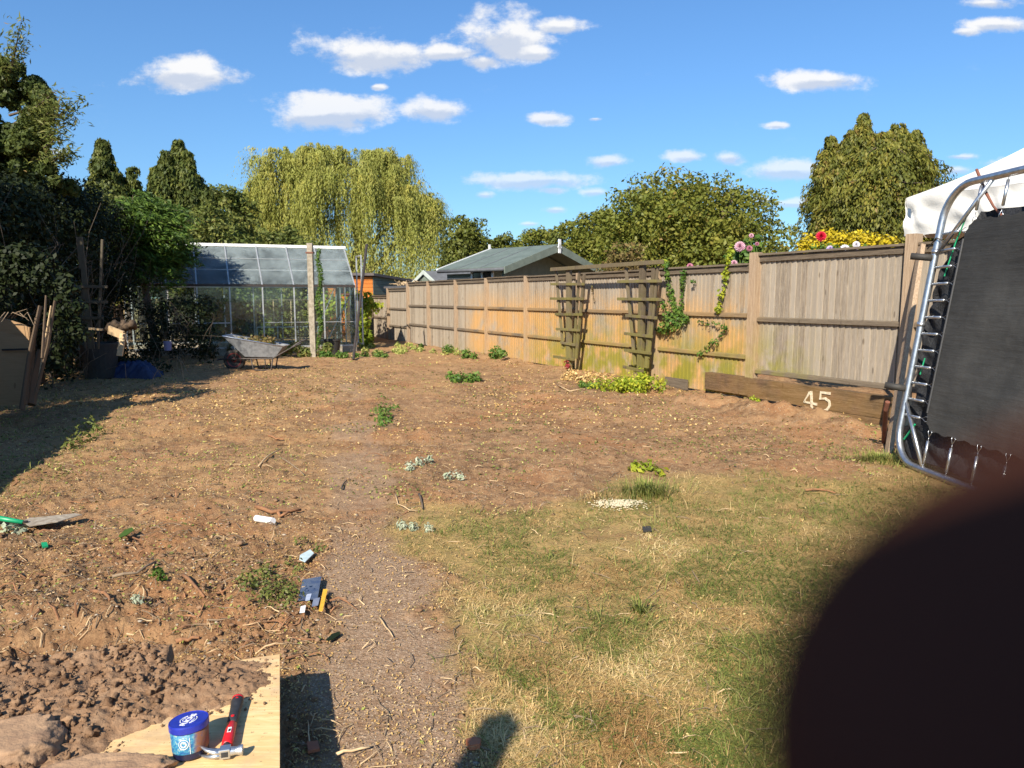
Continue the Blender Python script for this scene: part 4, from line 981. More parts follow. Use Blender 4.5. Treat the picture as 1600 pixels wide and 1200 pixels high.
# timber stack with dry brush on top, behind the lower bays
e = empty('log_store', F(s583-.2, -1.2, 0), 'low felt topped timber store with dry brushwood on its roof', 'log store'); 
zt = Q(620, 450, F(s610, -.9, 0).y).z
b = MB(); b.frame(F(sp_[0]+.6, -.35, zt), FU*(s583-sp_[0]-.9), FN*-1.0, Vector((0,0,.07))); b.build('roof', M['slate'], e)
b = MB(); 
for k in range(9): b.frame(F(sp_[0]+.7, -.4, .18*k), FU*(s583-sp_[0]-1.1), FN*-.05, Vector((0,0,.15)))
b.build('front_boards', M['orangewood'], e)
bs = MB()
for i in range(45):
    s = random.uniform(sp_[0]+.8, s583-.6); q = F(s, random.uniform(-1.2, -.45), zt+.09+random.uniform(0, .05)); a = random.uniform(0, 6.28); L = random.uniform(.2, .5)
    bs.tube([q, q+Vector((math.cos(a)*L*.5, math.sin(a)*L*.5, random.uniform(0, .12))), q+Vector((math.cos(a)*L, math.sin(a)*L, random.uniform(-.02, .18)))], [.02, .014, .006], 5)
o = bs.build('brushwood', M['palewood']); tag(o, 'heap of dry cut branches on the low timber store roof', 'brushwood', kind='stuff')

# ------------------------------------------------------------------ greenhouse
GE = Vector((math.cos(R(20)), math.sin(R(20)), 0)); GD = Vector((-math.sin(R(25)), math.cos(R(25)), 0))
GR = P(557, 549); GR.z = 0
def greenhouse():
    Z = Vector((0,0,1)); zb = .16; ze = Q(557, 447, GR.y).z; hd = 1.32
    rp = GR+GD*hd; zr = Q(537, 387, rp.y).z
    # find bar spacing from the picture's posts
    pxs = [557, 507, 461, 412, 361, 310, 262]; ts = []
    nrm = Vector((GE.y, -GE.x, 0))
    for p in pxs: ts.append((PL(p, 500, GR, nrm)-GR).dot(GE))
    ts[0] = 0; ts.append(ts[-1]-.95); L = -ts[-1]
    e = empty('greenhouse', GR, 'long aluminium framed glass greenhouse on a concrete base', 'greenhouse')
    b = MB(); b.frame(GR+Z*-.05-nrm*-.02, GE*-L, nrm*-.12, Z*(.05+zb)); b.frame(GR+GE*.02-Z*.05, GD*2*hd, GE*-.12, Z*(.05+zb)); b.frame(GR+GD*(2*hd-.12)-Z*.05, GE*-L, GD*.12, Z*(.05+zb)); b.build('base', M['concrete'], e)
    G = lambda t_, d, z: GR+GE*t_+GD*d+Z*z
    th = .032
    def bar(nm, p, q, w_=.035, d_=.03, side=None, m_='alu'):
        b = MB(); b.bar(p, q, w_, d_, side or GE); b.build(nm, M[m_], e)
    bar('eave_beam', G(-L, 0, ze), G(0, 0, ze), .06, .06, Z, 'darkmetal'); bar('ridge_beam', G(-L, hd, zr), G(.05, hd, zr), .075, .06, Z, 'white'); bar('rear_eave_beam', G(-L, 2*hd, ze), G(0, 2*hd, ze), .05, .05, Z)
    bar('sill', G(-L, 0, zb+.02), G(0, 0, zb+.02), .04, .05, Z); bar('rear_sill', G(-L, 2*hd, zb+.02), G(0, 2*hd, zb+.02), .04, .05, Z)
    for i, t_ in enumerate(ts):
        bar('wall_bar', G(t_, 0, zb), G(t_, 0, ze)); bar('wall_bar', G(t_, 2*hd, zb), G(t_, 2*hd, ze)); bar('roof_bar', G(t_, 0, ze), G(t_, hd, zr)); bar('roof_bar', G(t_, 2*hd, ze), G(t_, hd, zr))
    for f in (.34, .62):
        bar('roof_glazing_bar', G(-L, hd*(1-f)*1.0, zr-(zr-ze)*f), G(0, hd*(1-f), zr-(zr-ze)*f), .014, .014, Z)
    bar('mid_bar', G(-L, .002, ze*.46), G(ts[4], .002, ze*.46), .03, .025, Z); bar('mid_bar', G(ts[3], 0, ze*.46), G(0, 0, ze*.46), .014, .014, Z)
    # gable end
    for d in (0, .62, 1.32, 2.02, 2*hd):
        ztop = ze+(zr-ze)*(1-abs(d-hd)/hd); bar('gable_bar', G(0, d, zb), G(0, d, ztop), .035, .03, GD)
    bar('gable_bar', G(0, 0, ze), G(0, 2*hd, ze), .03, .03, Z)
    bar('diagonal_brace', G(0, .05, ze), G(ts[1], .05, zb), .03, .012); bar('diagonal_brace', G(-.05, 2*hd-.1, ze), G(ts[1]*.9, 2*hd-.1, zb), .03, .012)
    # panes
    def pane(nm, pts, m_): b = MB(); n_ = (Vector(pts[1])-Vector(pts[0])).cross(Vector(pts[2])-Vector(pts[0])).normalized(); b.prism(pts, n_*.004); b.build(nm, M[m_], e)
    for i in range(len(ts)-1):
        a, c = ts[i]-.02, ts[i+1]+.02
        if i not in (5,): pane('wall_pane', [G(a, 0, zb+.04), G(c, 0, zb+.04), G(c, 0, ze-.03), G(a, 0, ze-.03)], 'glass')
        pane('roof_pane', [G(a, .02, ze+.04), G(c, .02, ze+.04), G(c, hd-.03, zr-.05), G(a, hd-.03, zr-.05)], 'roofglass')
        if i % 3 != 1: pane('rear_pane', [G(a, 2*hd, zb+.04), G(c, 2*hd, zb+.04), G(c, 2*hd, ze-.03), G(a, 2*hd, ze-.03)], 'glass')
        pane('rear_roof_pane', [G(a, 2*hd-.02, ze+.04), G(c, 2*hd-.02, ze+.04), G(c, hd+.03, zr-.05), G(a, hd+.03, zr-.05)], 'roofglass')
    pane('gable_pane', [G(0, .02, zb+.04), G(0, .60, zb+.04), G(0, .60, ze-.03), G(0, .02, ze-.03)], 'glass'); pane('gable_pane', [G(0, 2.04, zb+.04), G(0, 2*hd-.02, zb+.04), G(0, 2*hd-.02, ze-.03), G(0, 2.04, ze-.03)], 'glass')
    pane('gable_pane', [G(0, .05, ze+.03), G(0, 2*hd-.05, ze+.03), G(0, hd, zr-.06)], 'glass')
    # open door frame leaning out
    b = MB(); dp = [G(.35, .70, zb), G(.35, 1.3, zb), G(.35, 1.3, zr-.25), G(.35, .70, zr-.25)]
    for i in range(4): b.bar(dp[i], dp[(i+1) % 4], .04, .03, GE)
    b.build('door_frame', M['alu'], e)
    # shelves inside
    def shelf(nm, label, t0, t1, d, z, m_):
        b = MB()
        for k in range(5): b.frame(G(t0, d+k*.085, z), GE*(t1-t0), GD*.065, Z*.02)
        for t_ in np.linspace(t0, t1, 4): b.frame(G(t_-.015, d, 0.), GE*.03, GD*.03, Z*z)
        o = b.build(nm, M[m_]); tag(o, label, 'shelf')
    shelf('slatted_shelf', 'pinkish slatted shelf inside the greenhouse at head height', ts[3]+.0, ts[1]-.1, 2*hd-.6, 1.42, 'palewood')
    shelf('slatted_shelf', 'low pale slatted staging inside the greenhouse behind the concrete post', ts[3], -.7, 2*hd-.7, .62, 'alu')
    shelf('slatted_shelf', 'lowest bleached staging near the greenhouse floor', ts[3], -.6, 1.4, .3, 'palewood')
    # plants inside, dry
    def gp(label, t_, d, h_, m_, n, rad=.25, nm='greenhouse_plant'):
        pr = [(G(t_+random.gauss(0, .22), d+random.gauss(0, .15), random.uniform(.15, h_)), rad*random.uniform(.5, 1)) for _ in range(12)]
        st = [[G(t_+random.gauss(0, .1), d, 0), G(t_+random.gauss(0, .2), d, h_*.5), G(t_+random.gauss(0, .3), d, h_)] for _ in range(6)]
        plant(nm, label, 'plant', pr, n, .07, m_, st)
    gp('dry brown tomato-like plant inside the greenhouse behind the wheelbarrow handles', ts[2]+.2, .6, 1.2, LM['brownleaf'], 500)
    gp('greenish dying plant inside the greenhouse near the concrete post', ts[2]+.9, .9, .9, LM['mix'], 420)
    gp('leafy vine climbing inside the second greenhouse bay from the left', ts[5]+.75, .3, 1.6, LM['mix'], 420, .2)
    gp('rusty red creeper clinging to a greenhouse wall bar behind the wheelbarrow', ts[4], -.08, .9, LM['brownleaf'], 260, .10)
    gp('dark green creeper on the far left greenhouse corner', ts[6], -.1, 1.3, LM['ivy'], 700, .3)
    gp('small green creeper on the greenhouse corner nearest the fence', -.25, .3, .8, LM['green'], 200, .15)
    return G, ts, ze, zr, hd
G_, TS, ZE_, ZR_, HD_ = greenhouse()
# concrete post, its ivy, leaning pole
pb = P(490, 556); b = MB(); zt = Q(490, 380, pb.y).z
b.prism([pb+Vector(v) for v in ((-.072,-.06,-.1),(.072,-.06,-.1),(.072,.06,-.1),(-.072,.06,-.1))], (0,0,zt+.1)); o = b.build('concrete_post', M['concrete'], bevel=.012); tag(o, 'tall pale concrete post standing in front of the greenhouse', 'post')
b = MB(); zc = Q(490, 395, pb.y).z; b.box((pb.x, pb.y, zc), (.19, .14, .04)); b.build('band', M['rust'], o)
pr = [(Q(499+2.5*math.sin(y_*.09), y_, pb.y+.02), .08) for y_ in range(392, 552, 5)]
plant('ivy', 'narrow ivy climbing the right side of the concrete post', 'ivy', pr, 1500, .055, LM['green'], [[Q(497, 552, pb.y), Q(500, 500, pb.y), Q(497, 450, pb.y), Q(499, 395, pb.y)]])
b = MB(); b.tube([P(552, 562), Q(573, 382, 19.3)], .035, 8); 
o = b.build('leaning_pole', M['darkmetal']); tag(o, 'dark pole leaning against the greenhouse gable', 'pole')
pr = [(Q(572+random.gauss(0, 5), random.uniform(462, 546), 21.8), .16) for _ in range(34)]
plant('yellow_shrub', 'yellow leaved shrub between the greenhouse and the fence end', 'shrub', pr, 1300, .13, LM['bright'])
pr = [(Q(525+random.gauss(0, 25), random.uniform(462, 500), 25.0), .3) for _ in range(24)]
plant('yellow_shrub', 'yellow green shrub seen through the greenhouse glass', 'shrub', pr, 900, .14, LM['bright'])
b = MB(); c = P(520, 553); b.lathe([(.0,0),(.17,0),(.22,.36),(.235,.36),(.235,.40),(.20,.40),(.19,.34),(0,.33)], c, 20); o = b.build('plant_pot', M['rubber'], None, smooth=False); tag(o, 'black plastic plant pot by the greenhouse base', 'plant pot')
pr = [(Vector((P(x,556).x, P(x,556).y, random.uniform(.05,.25))), .16) for x in (440,452,465,472,480,505,512)]
plant('ground_plant', 'heap of cut green leaves under the wheelbarrow handles', 'cuttings', pr, 1500, .08, LM['mix'])
pr = [(Vector((P(x,558).x, P(x,558).y, .04)), .12) for x in (505,515,530,540,556,570,590,600)]
plant('ground_plant', 'low green weeds at the foot of the greenhouse base', 'weed', pr, 900, .07, LM['green'])
# small conifers of shade on the far fence: two little dark stakes
# ------------------------------------------------------------------ wheelbarrow
def wheelbarrow():
    base = P(398, 577); Y = base.y; Xd = Vector((1, .08, 0)).normalized(); Wd = Vector((-.08, 1, 0)).normalized(); Z = Vector((0,0,1)); o0 = Vector((base.x, base.y, 0)); k = Y/FPX
    def pt(px, py, wv=0): return o0+Xd*((px-398)*k)+Wd*wv+Z*((577-py)*k)
    e = empty('wheelbarrow', o0, 'galvanised wheelbarrow with dark red wheel parked by the greenhouse', 'wheelbarrow')
    top = [(357,524),(448,540)]; bot = [(389,556),(434,557)]; wt, wb = .30, .20; V = []; Fc = []
    rt = [pt(357,523,-wt+.06), pt(360,523.5,-wt), pt(448,540,-wt), pt(449,540,wt), pt(360,523.5,wt), pt(357,523,wt-.06)]
    rt = [pt(358,523.5,-wt), pt(448,540,-wt*.9), pt(448,540,wt*.9), pt(358,523.5,wt)]; rb = [pt(388,556,-wb), pt(434,557.5,-wb), pt(434,557.5,wb), pt(388,556,wb)]
    b = MB(); off = .012; N = 6
    for (sc, rev) in ((1., False), (.955, True)):
        cT = sum((Vector(v) for v in rt), Vector())/4; cB = sum((Vector(v) for v in rb), Vector())/4
        T = [cT+(v-cT)*sc+Z*(0 if not rev else 0) for v in rt]; B = [cB+(v-cB)*sc+Z*(0 if not rev else .015) for v in rb]
        vs = T+B; f = [(0,1,5,4),(1,2,6,5),(2,3,7,6),(3,0,4,7),(4,5,6,7)]
        if rev: f = [x[::-1] for x in f]
        b.add(vs, f, .5)
    b.v_ = 0; vs = len(b.v)-16; b.f += [(0,8,9,1),(1,9,10,2),(2,10,11,3),(3,11,8,0)]
    tr = b.build('tray', M['oldsteel'], e, bevel=.012)
    b = MB(); rr = rt+[rt[0]]; b.tube(rr, .014, 8, cap=False); b.build('tray_rim', M['galv'], tr, smooth=True)
    # handles / chassis tubes
    for sw in (-1, 1):
        b = MB(); b.tube([pt(345,561,sw*.05), pt(372,560,sw*.12), pt(392,559,sw*.18), pt(430,559,sw*.21), pt(462,541 if sw < 0 else 537,sw*.26), pt(474,536 if sw < 0 else 532,sw*.27)], .016, 8); h = b.build('handle', M['darkmetal'], e, smooth=True)
        b = MB(); b.tube([pt(466,539 if sw < 0 else 535,sw*.265), pt(476,535 if sw < 0 else 531,sw*.27)], .021, 8); b.build('grip', M['rubber'], h, smooth=True)
        b = MB(); b.tube([pt(397,559,sw*.19), pt(400,576,sw*.2), pt(404,577,sw*.2), pt(421,577,sw*.2), pt(427,577,sw*.2), pt(430,559,sw*.21)], .014, 8); b.tube([pt(418,559,sw*.2), pt(419,577,sw*.2)], .012, 8); b.build('leg', M['darkmetal'], e, smooth=True)
        b = MB(); b.tube([pt(372,534,sw*.14), pt(372,560,sw*.10)], .011, 8); b.build('tray_stay', M['galv'], e, smooth=True)
    b = MB(); b.tube([pt(344,562,-.06), pt(343,561,0), pt(344,562,.06)], .016, 8); b.build('front_bar', M['darkmetal'], e, smooth=True)
    c = pt(368, 562); r = .225
    prof = [(r-.085,-.035),(r-.05,-.048),(r-.015,-.04),(r,0-.014),(r,.014),(r-.015,.04),(r-.05,.048),(r-.085,.035)]
    b = MB(); b.lathe(prof, c, 32, Wd); wh = b.build('wheel', M['rubber'], e, smooth=True)
    b = MB(); b.lathe([(.02,-.05),(.05,-.045),(.055,-.02),(.12,-.03),(.145,-.045),(.15,-.046),(.15,.046),(.12,.03),(.05,.045),(.02,.05)], c, 28, Wd); b.build('rim', M['rim_red'], wh, smooth=True)
    b = MB(); b.lathe([(.022,-.075),(.022,.075)], c, 12, Wd); b.build('axle', M['darkmetal'], wh)
wheelbarrow()
pr = [(P(398, 577)+Vector((random.uniform(-.25,.35), random.uniform(-.18,.18), .56+random.uniform(-.06,.08))), .13) for _ in range(26)]
plant('garden_cuttings', 'dead brown cuttings heaped in the wheelbarrow tray', 'cuttings', pr, 900, .06, LM['brownleaf'])

# ------------------------------------------------------------------ left boundary: fence outside, hedge, overhanging tree
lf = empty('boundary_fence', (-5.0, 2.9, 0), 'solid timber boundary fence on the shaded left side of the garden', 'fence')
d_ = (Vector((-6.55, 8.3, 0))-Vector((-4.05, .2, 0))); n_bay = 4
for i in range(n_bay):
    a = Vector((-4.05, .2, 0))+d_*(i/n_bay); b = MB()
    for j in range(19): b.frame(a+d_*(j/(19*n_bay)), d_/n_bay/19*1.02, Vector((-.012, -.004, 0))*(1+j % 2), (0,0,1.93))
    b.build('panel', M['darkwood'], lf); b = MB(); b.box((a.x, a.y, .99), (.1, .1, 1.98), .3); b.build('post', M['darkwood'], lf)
# hedge: ivy covered wall of leaves, plus unseen lobes added to cast shade
def hedge():
    path = [Vector((-7.35, 9.8, 0)), Vector((-8.4, 13.2, 0)), Vector((-9.3, 17.2, 0))]
    def top_px(px): return np.interp(px, [-200, 40, 90, 130, 180, 240, 300, 330], [250, 255, 275, 285, 300, 318, 335, 350])
    e = empty('ivy_hedge', path[0], 'tall dark ivy hedge in deep shade along the left side', 'hedge'); L = []
    for i in range(330):
        f = random.random()**.9; f2 = f*2; k = min(1, int(f2)); c = path[k].lerp(path[k+1], f2-k)
        off = random.uniform(-.1, 1.1); nl = Vector((-.96, -.26, 0)); p = c+nl*off
        px = 800+FPX*p.x/p.y; ztop = max(1.2, H0+(465-top_px(px))/FPX*p.y-.35); z = ztop*random.random()**.8
        p = p-nl*(.35*random.random() if z > 1.5 else 0); L.append((np.array([p.x, p.y, max(.1, z)]), random.uniform(.28, .6)))
    for i in range(150):  # unseen growth added out of view to shade the hedge front
        f = random.random(); L.append((np.array([-7.75-.75*f-random.uniform(0, .8), 4.6+4.6*f, random.uniform(.4, 4.0)]), random.uniform(.35, .65)))
    for i in range(130):  # taller unseen lobes, added to keep sun off the left trellis
        f = random.random(); L.append((np.array([-8.0-random.uniform(0, .9), 5.8+3.3*f, random.uniform(2.5, 5.3)]), random.uniform(.35, .6)))
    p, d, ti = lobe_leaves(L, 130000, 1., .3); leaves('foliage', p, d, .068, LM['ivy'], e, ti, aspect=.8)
    b = MB()
    for i in range(150):
        f2 = random.random()*2; k = min(1, int(f2)); c = path[k].lerp(path[k+1], f2-k)+Vector((.96,.26,0))*random.uniform(-.1, .75); z0 = random.uniform(0, 2.2)
        a = c+Vector((0,0,z0)); q = a+Vector((random.uniform(-.2,.6), random.uniform(-.5,.5), random.uniform(-.3,1.4))); m_ = a.lerp(q, .5)+Vector((random.uniform(-.1,.2), random.uniform(-.15,.15), random.uniform(-.1,.2)))
        b.tube([a, m_, q], [.007, .005, .003], 5)
    tag(b.build('bare_stems', M['deadstem'], e), kind='stuff')
    b = MB()
    for i in range(12):
        c = path[0].lerp(path[2], i/11)+Vector((-.3, 0, 0)); b.tube([c, c+Vector((random.uniform(-.2,.2), 0, 1.2)), c+Vector((random.uniform(-.3,.3), .2, 2.5))], [.09, .07, .04], 7)
    b.build('trunks', M['bark'], e, smooth=True)
hedge()
# ivy-hung tree at the left edge with an overhanging conifer-like branch
def lefttree():
    Y = 13.2; e = empty('overhanging_tree', (Q(-30, 465, Y).x, Y, 0), 'tall tree at the left edge with a branch overhanging the garden', 'tree'); L = []
    for (px, py, ax, az) in [(-40,200,60,110),(-10,160,40,60),(20,190,42,60),(10,130,22,32),(0,260,60,70),(50,160,26,26),(-60,300,90,110),(25,290,34,50),(60,190,26,34),(-90,180,60,100),(10,250,50,60),(50,235,36,46),(28,160,30,40),(80,275,36,36),(0,100,24,40),(60,180,18,16)]:
        c = np.array(Q(px, py, Y)); rx, rz = ax/FPX*Y, az/FPX*Y
        for _ in range(max(4, int(26*rx*rz))): dd = sphere_pts(1)[0]; L.append((c+dd*np.array([rx, rx, rz])*random.uniform(.5, .95), random.uniform(.10, .22)))
    p, d, ti = lobe_leaves(L, 90000, 1.1, .3); leaves('crown', p, d, .085, LM['dim'], e, ti, aspect=.6)
    trunk(e, e.location, (e.location.x+.3, Y, 5.2), .2, 10, spread=.9, seed=9)
    b = MB(); P_ = []; A_ = []
    for (x0, y0, x1, y1) in [(20,215,128,152),(30,225,118,182),(30,240,98,208),(40,250,108,240),(15,180,90,140),(10,120,32,38),(5,140,28,60),(40,180,100,160),(30,200,110,170),(50,242,112,236)]:
        a, c = Q(x0, y0, Y), Q(x1, y1, Y-.5); m_ = a.lerp(c, .55)+Vector((0,0,-.1)); b.tube([a, m_, c], [.025, .014, .004], 5)
        for k in range(260):
            f = random.uniform(.25, 1.03); q = a.lerp(c, f)+Vector((random.gauss(0,.07), random.gauss(0,.12), random.gauss(0,.07)-.1*math.sin(f*3.1))); P_.append(tuple(q)); A_.append(tuple((c-a).normalized()*1.+Vector((0,0,-.25))))
    b.build('branches', M['bark'], e)
    P_ = np.array(P_); leaves('branch_sprays', P_, np.tile([[0,-.3,.8]], (len(P_), 1)), .12, LM['mix'], e, rng.uniform(0, 1, len(P_)), aspect=.22, axis=np.array(A_), axj=.45)
lefttree()
# conifer bough hanging over the greenhouse's left end
def bough():
    Y = 17.6; e = empty('conifer_bough', (Q(240, 465, Y).x, Y, 0), 'bright green feathery conifer reaching over the left greenhouse end', 'tree'); P_ = []; A_ = []; b = MB()
    st = Q(205, 380, Y+.2)
    b.tube([(e.location.x, Y, 0), (e.location.x-.2, Y, 1.8), tuple(st)], [.10, .08, .05], 7)
    for i in range(130):
        x1, y1 = random.uniform(225, 309), random.uniform(322, 446)
        if x1 > 290 and (y1 < 340 or y1 > 420): continue
        c = Q(x1, y1, Y+random.uniform(-.6, .5)); a = Q(x1-random.uniform(45, 80), y1+random.uniform(-20, 18), Y+random.uniform(-.2, .4)); b.tube([st, a, c], [.02, .012, .004], 5)
        for k in range(190):
            f = random.uniform(.1, 1.03); q = a.lerp(c, f)+Vector((random.gauss(0,.08), random.gauss(0,.16), random.gauss(0,.06)+.10*math.sin(f*3.))); P_.append(tuple(q)); A_.append(tuple((c-a).normalized()+Vector((0,0,-.2))))
    b.build('branches', M['bark'], e); P_ = np.array(P_); leaves('foliage', P_, np.tile([[0,-.3,.9]], (len(P_), 1)), .15, LM['feather'], e, rng.uniform(0, 1, len(P_)), aspect=.22, axis=np.array(A_), axj=.4)
bough()
plant('rambling_bramble', 'tangled bramble and dead stems at the left end of the greenhouse', 'bramble',
      [(Q(random.uniform(225, 330), random.uniform(470, 555), random.uniform(15.5, 18)), .26) for _ in range(50)], 4200, .075, LM['ivy'],
      [[Q(x, y, 15.5), Q(x+random.uniform(-25,25), y-30, 15.3), Q(x+random.uniform(-40,45), y-random.uniform(30,70), 15.4)] for x, y in [(random.uniform(225,340), random.uniform(520,572)) for _ in range(26)]], stemr=.006, stem_mat=M['deadstem'])
for o in list(bpy.data.objects):
    pass
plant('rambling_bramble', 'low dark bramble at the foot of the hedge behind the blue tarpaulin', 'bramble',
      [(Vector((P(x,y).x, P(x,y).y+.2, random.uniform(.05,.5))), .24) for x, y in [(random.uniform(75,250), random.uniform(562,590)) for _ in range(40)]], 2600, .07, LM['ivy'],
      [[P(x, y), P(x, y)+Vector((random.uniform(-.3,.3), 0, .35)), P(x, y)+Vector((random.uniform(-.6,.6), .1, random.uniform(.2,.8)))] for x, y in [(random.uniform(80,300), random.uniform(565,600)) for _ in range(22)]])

# left trellis in the shade
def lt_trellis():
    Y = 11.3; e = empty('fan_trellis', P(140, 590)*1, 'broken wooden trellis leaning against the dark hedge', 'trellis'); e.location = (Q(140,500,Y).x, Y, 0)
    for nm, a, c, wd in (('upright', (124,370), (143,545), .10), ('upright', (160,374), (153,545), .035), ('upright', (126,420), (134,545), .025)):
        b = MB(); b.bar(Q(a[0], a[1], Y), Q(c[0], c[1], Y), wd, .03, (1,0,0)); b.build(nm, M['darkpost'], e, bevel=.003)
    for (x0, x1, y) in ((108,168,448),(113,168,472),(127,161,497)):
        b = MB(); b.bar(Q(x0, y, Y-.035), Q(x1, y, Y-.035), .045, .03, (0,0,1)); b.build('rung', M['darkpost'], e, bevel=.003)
lt_trellis()
# leaning plywood sheet and split timbers at far left
b = MB(); Yb = 8.6; pts = [Q(-70, 498, Yb), Q(0, 496, Yb), Q(30, 505, Yb), Q(46, 512, Yb), Q(46, 530, Yb), Q(44, 580, Yb-.1), Q(36, 632, Yb-.15), Q(-70, 640, Yb-.15)]
b.prism(pts, (0, .03, 0)); o = b.build('plywood_sheet', M['ply_old']); tag(o, 'old brown plywood sheet standing at the left edge', 'plywood')
b = MB(); b.frame(Q(3, 548, Yb-.08), (.34, 0, .01), (0, .02, 0), (0, 0, .02)); o2 = b.build('slot', M['black'], o)
for i, (x0, y0, x1, y1, wd, lab) in enumerate([(63,478,34,640,.075,'thick split stake leaning behind the plywood sheet'),(56,497,40,632,.05,'reddish bark edged stake against the plywood'),(72,462,66,560,.04,'slim upright grey stake behind the split timbers'),
        (86,470,56,615,.05,'stake leaning furthest right of the plywood'),(80,478,60,600,.035,'thin pale batten in the group of stakes'),(64,548,48,632,.14,'wide split log slab at the foot of the stakes')]):
    b = MB(); a, c = Q(x0, y0, 8.5+.05*i), Q(x1, y1, 8.2+.05*i); c.z = max(c.z, -.02)
    m_ = a.lerp(c, .5)+Vector((random.uniform(-.03,.03), 0, 0)); b.tube([a, m_, c], [wd*.4, wd*.5, wd*.55], 7, squash=.6)
    o = b.build('wooden_stake', M['darkwood' if i != 4 else 'palewood']); tag(o, lab, 'stake', 'split timbers leaning by the plywood')
plant('bramble', 'ivy and dry twigs spilling over the top of the plywood sheet', 'ivy', [(Q(x, y, 8.9), .2) for x, y in [(-20,440),(10,460),(30,430),(60,440),(20,400),(80,420),(100,450),(50,400),(95,500),(100,540),(90,570),(10,420),(110,480),(120,520),(-30,400)]], 2600, .07, LM['ivy'],
      [[Q(x, 497, 8.5), Q(x+8, 488, 8.4), Q(x+random.uniform(-10,40), random.uniform(470,512), 8.3)] for x in (0, 5, 12, 18, 22, 35)])
# black bin with junk, board, tarp
b = MB(); c = P(158, 590); b.lathe([(0,0),(.26,0),(.33,.62),(.35,.62),(.35,.66),(.31,.66),(.30,.60),(0,.58)], c, 24); o = b.build('dustbin', M['rubber']); tag(o, 'black bin standing in the shade under the broken trellis', 'bin')
b = MB(); b.bar(Q(170,515,10.6), Q(193,524,10.5), .12, .03, (0,0,1)); b.bar(Q(192.5,521,10.5), Q(187,556,10.4), .08, .03, (1,0,0)); b.bar(Q(135,513,10.7), Q(160,515,10.6), .03, .03, (0,0,1)); o = b.build('broken_frame', M['palewood']); tag(o, 'pale broken wooden frame propped against the black bin', 'frame')
b = MB()
for i in range(6): b.tube([Q(168+i*7, 516-i % 3*3, 10.9), Q(172+i*7, 508-i % 2*4, 11.0), Q(180+i*6, 512, 11.1)], .05, 7)
o = b.build('split_logs', M['darkwood'], smooth=True); tag(o, 'dark split logs piled behind the pale broken frame', 'logs')
def tarp():
    c = P(212, 588); V = []; Fc = []; n = 28
    for i in range(n+1):
        for j in range(n+1):
            a, bb = i/n*2-1, j/n*2-1; x = c.x+a*.42; y = c.y+bb*.26; r = max(abs(a), abs(bb)); z = .26*(1-r**4)+.05*math.sin(a*9+bb*4)*math.cos(bb*8)*(1-r*.6)+.03*math.sin(a*21-bb*13)*(1-r*.5); V.append((x+.04*math.sin(bb*7), y, gz(x, y)+max(.0, z)))
    for i in range(n):
        for j in range(n): q = i*(n+1)+j; Fc.append((q, q+n+1, q+n+2, q+1))
    o = npmesh('tarpaulin', np.array(V), np.array(Fc), M['bluefab'], smooth=True); tag(o, 'crumpled dark blue tarpaulin bundle on the shaded ground', 'tarpaulin')
tarp()
b = MB(); c = Q(262, 540, 15.2); b.lathe([(0,0),(.07,0),(.085,.19),(.075,.19),(0,.17)], (c.x, c.y, c.z-.1), 14); o = b.build('plastic_tub', M['purple']); tag(o, 'pale lilac plastic pot caught in the bramble left of the greenhouse', 'pot')

# ------------------------------------------------------------------ foreground: worktop, stones, tub, hammer
BT = HB    # top face of the board
bl, bw = 1.25, .62
b = MB(); Zv = Vector((0,0,1))
q0 = BC-Zv*.018; b.frame(q0, bdir*bl, bsid*bw, Zv*.018)
off = Vector(BC); me_v = b
board = b.build('plywood_board', M['ply']); tag(board, 'yellow plywood board carrying the tub and hammer', 'board')
# give it local axes for the grain
for i, (f, g_) in enumerate(((.06, .05), (.06, .52), (.75, .05), (.75, .52))):
    c = BC+bdir*bl*f+bsid*(g_+.09); b = MB(); b.box((c.x, c.y, (BT-.02)/2-.03), (.2, .1, BT-.02+.05), .3); b.build('support_block', M['darkwood'], board)
def icoverts(sub):
    bm = bmesh.new(); bmesh.ops.create_icosphere(bm, subdivisions=sub, radius=1); v = np.array([tuple(x.co) for x in bm.verts]); f = np.array([[q.index for q in x.verts] for x in bm.faces]); bm.free(); return v, f
IV1, IF1 = icoverts(1); IV2, IF2 = icoverts(2); IV4, IF4 = icoverts(5)
def stone(label, c, rad, rz, seed, name='stone', mat_='stone'):
    v = IV4.copy(); 
    n = fbm(v[:,0]*1.3+seed, v[:,1]*1.3+v[:,2], 1.2, 4, seed)*.24+fbm(v[:,0]*5+seed, v[:,1]*5+v[:,2]*3, 1.5, 5, seed, .7)*.12
    s = np.sign(v)*np.abs(v)**.72; s = s*(1+n)[:, None]; s[:, 2] = np.clip(s[:, 2], -.9, .82+.06*fbm(s[:,0], s[:,1], 4, 3, seed)); s = s*np.array(rad)
    ca, sa = math.cos(rz), math.sin(rz); x = s[:,0]*ca-s[:,1]*sa; y = s[:,0]*sa+s[:,1]*ca
    o = npmesh(name, np.stack([x+c[0], y+c[1], s[:,2]+c[2]], -1), IF4, M[mat_], smooth=True); tag(o, label, 'stone', 'stones at the worktop'); return o
sc_ = P(22, 1160, BT+.05)
stone('large rounded sandstone block on soil at the bottom left corner', (sc_.x-.02, sc_.y, BT+.02), (.125, .105, .07), .2, 3)
sc2 = P(165, 1200, BT+.02); stone('flat soil covered stone between the rounded block and the blue tub', (sc2.x, sc2.y-.01, BT+.005), (.17, .055, .04), .12, 11)

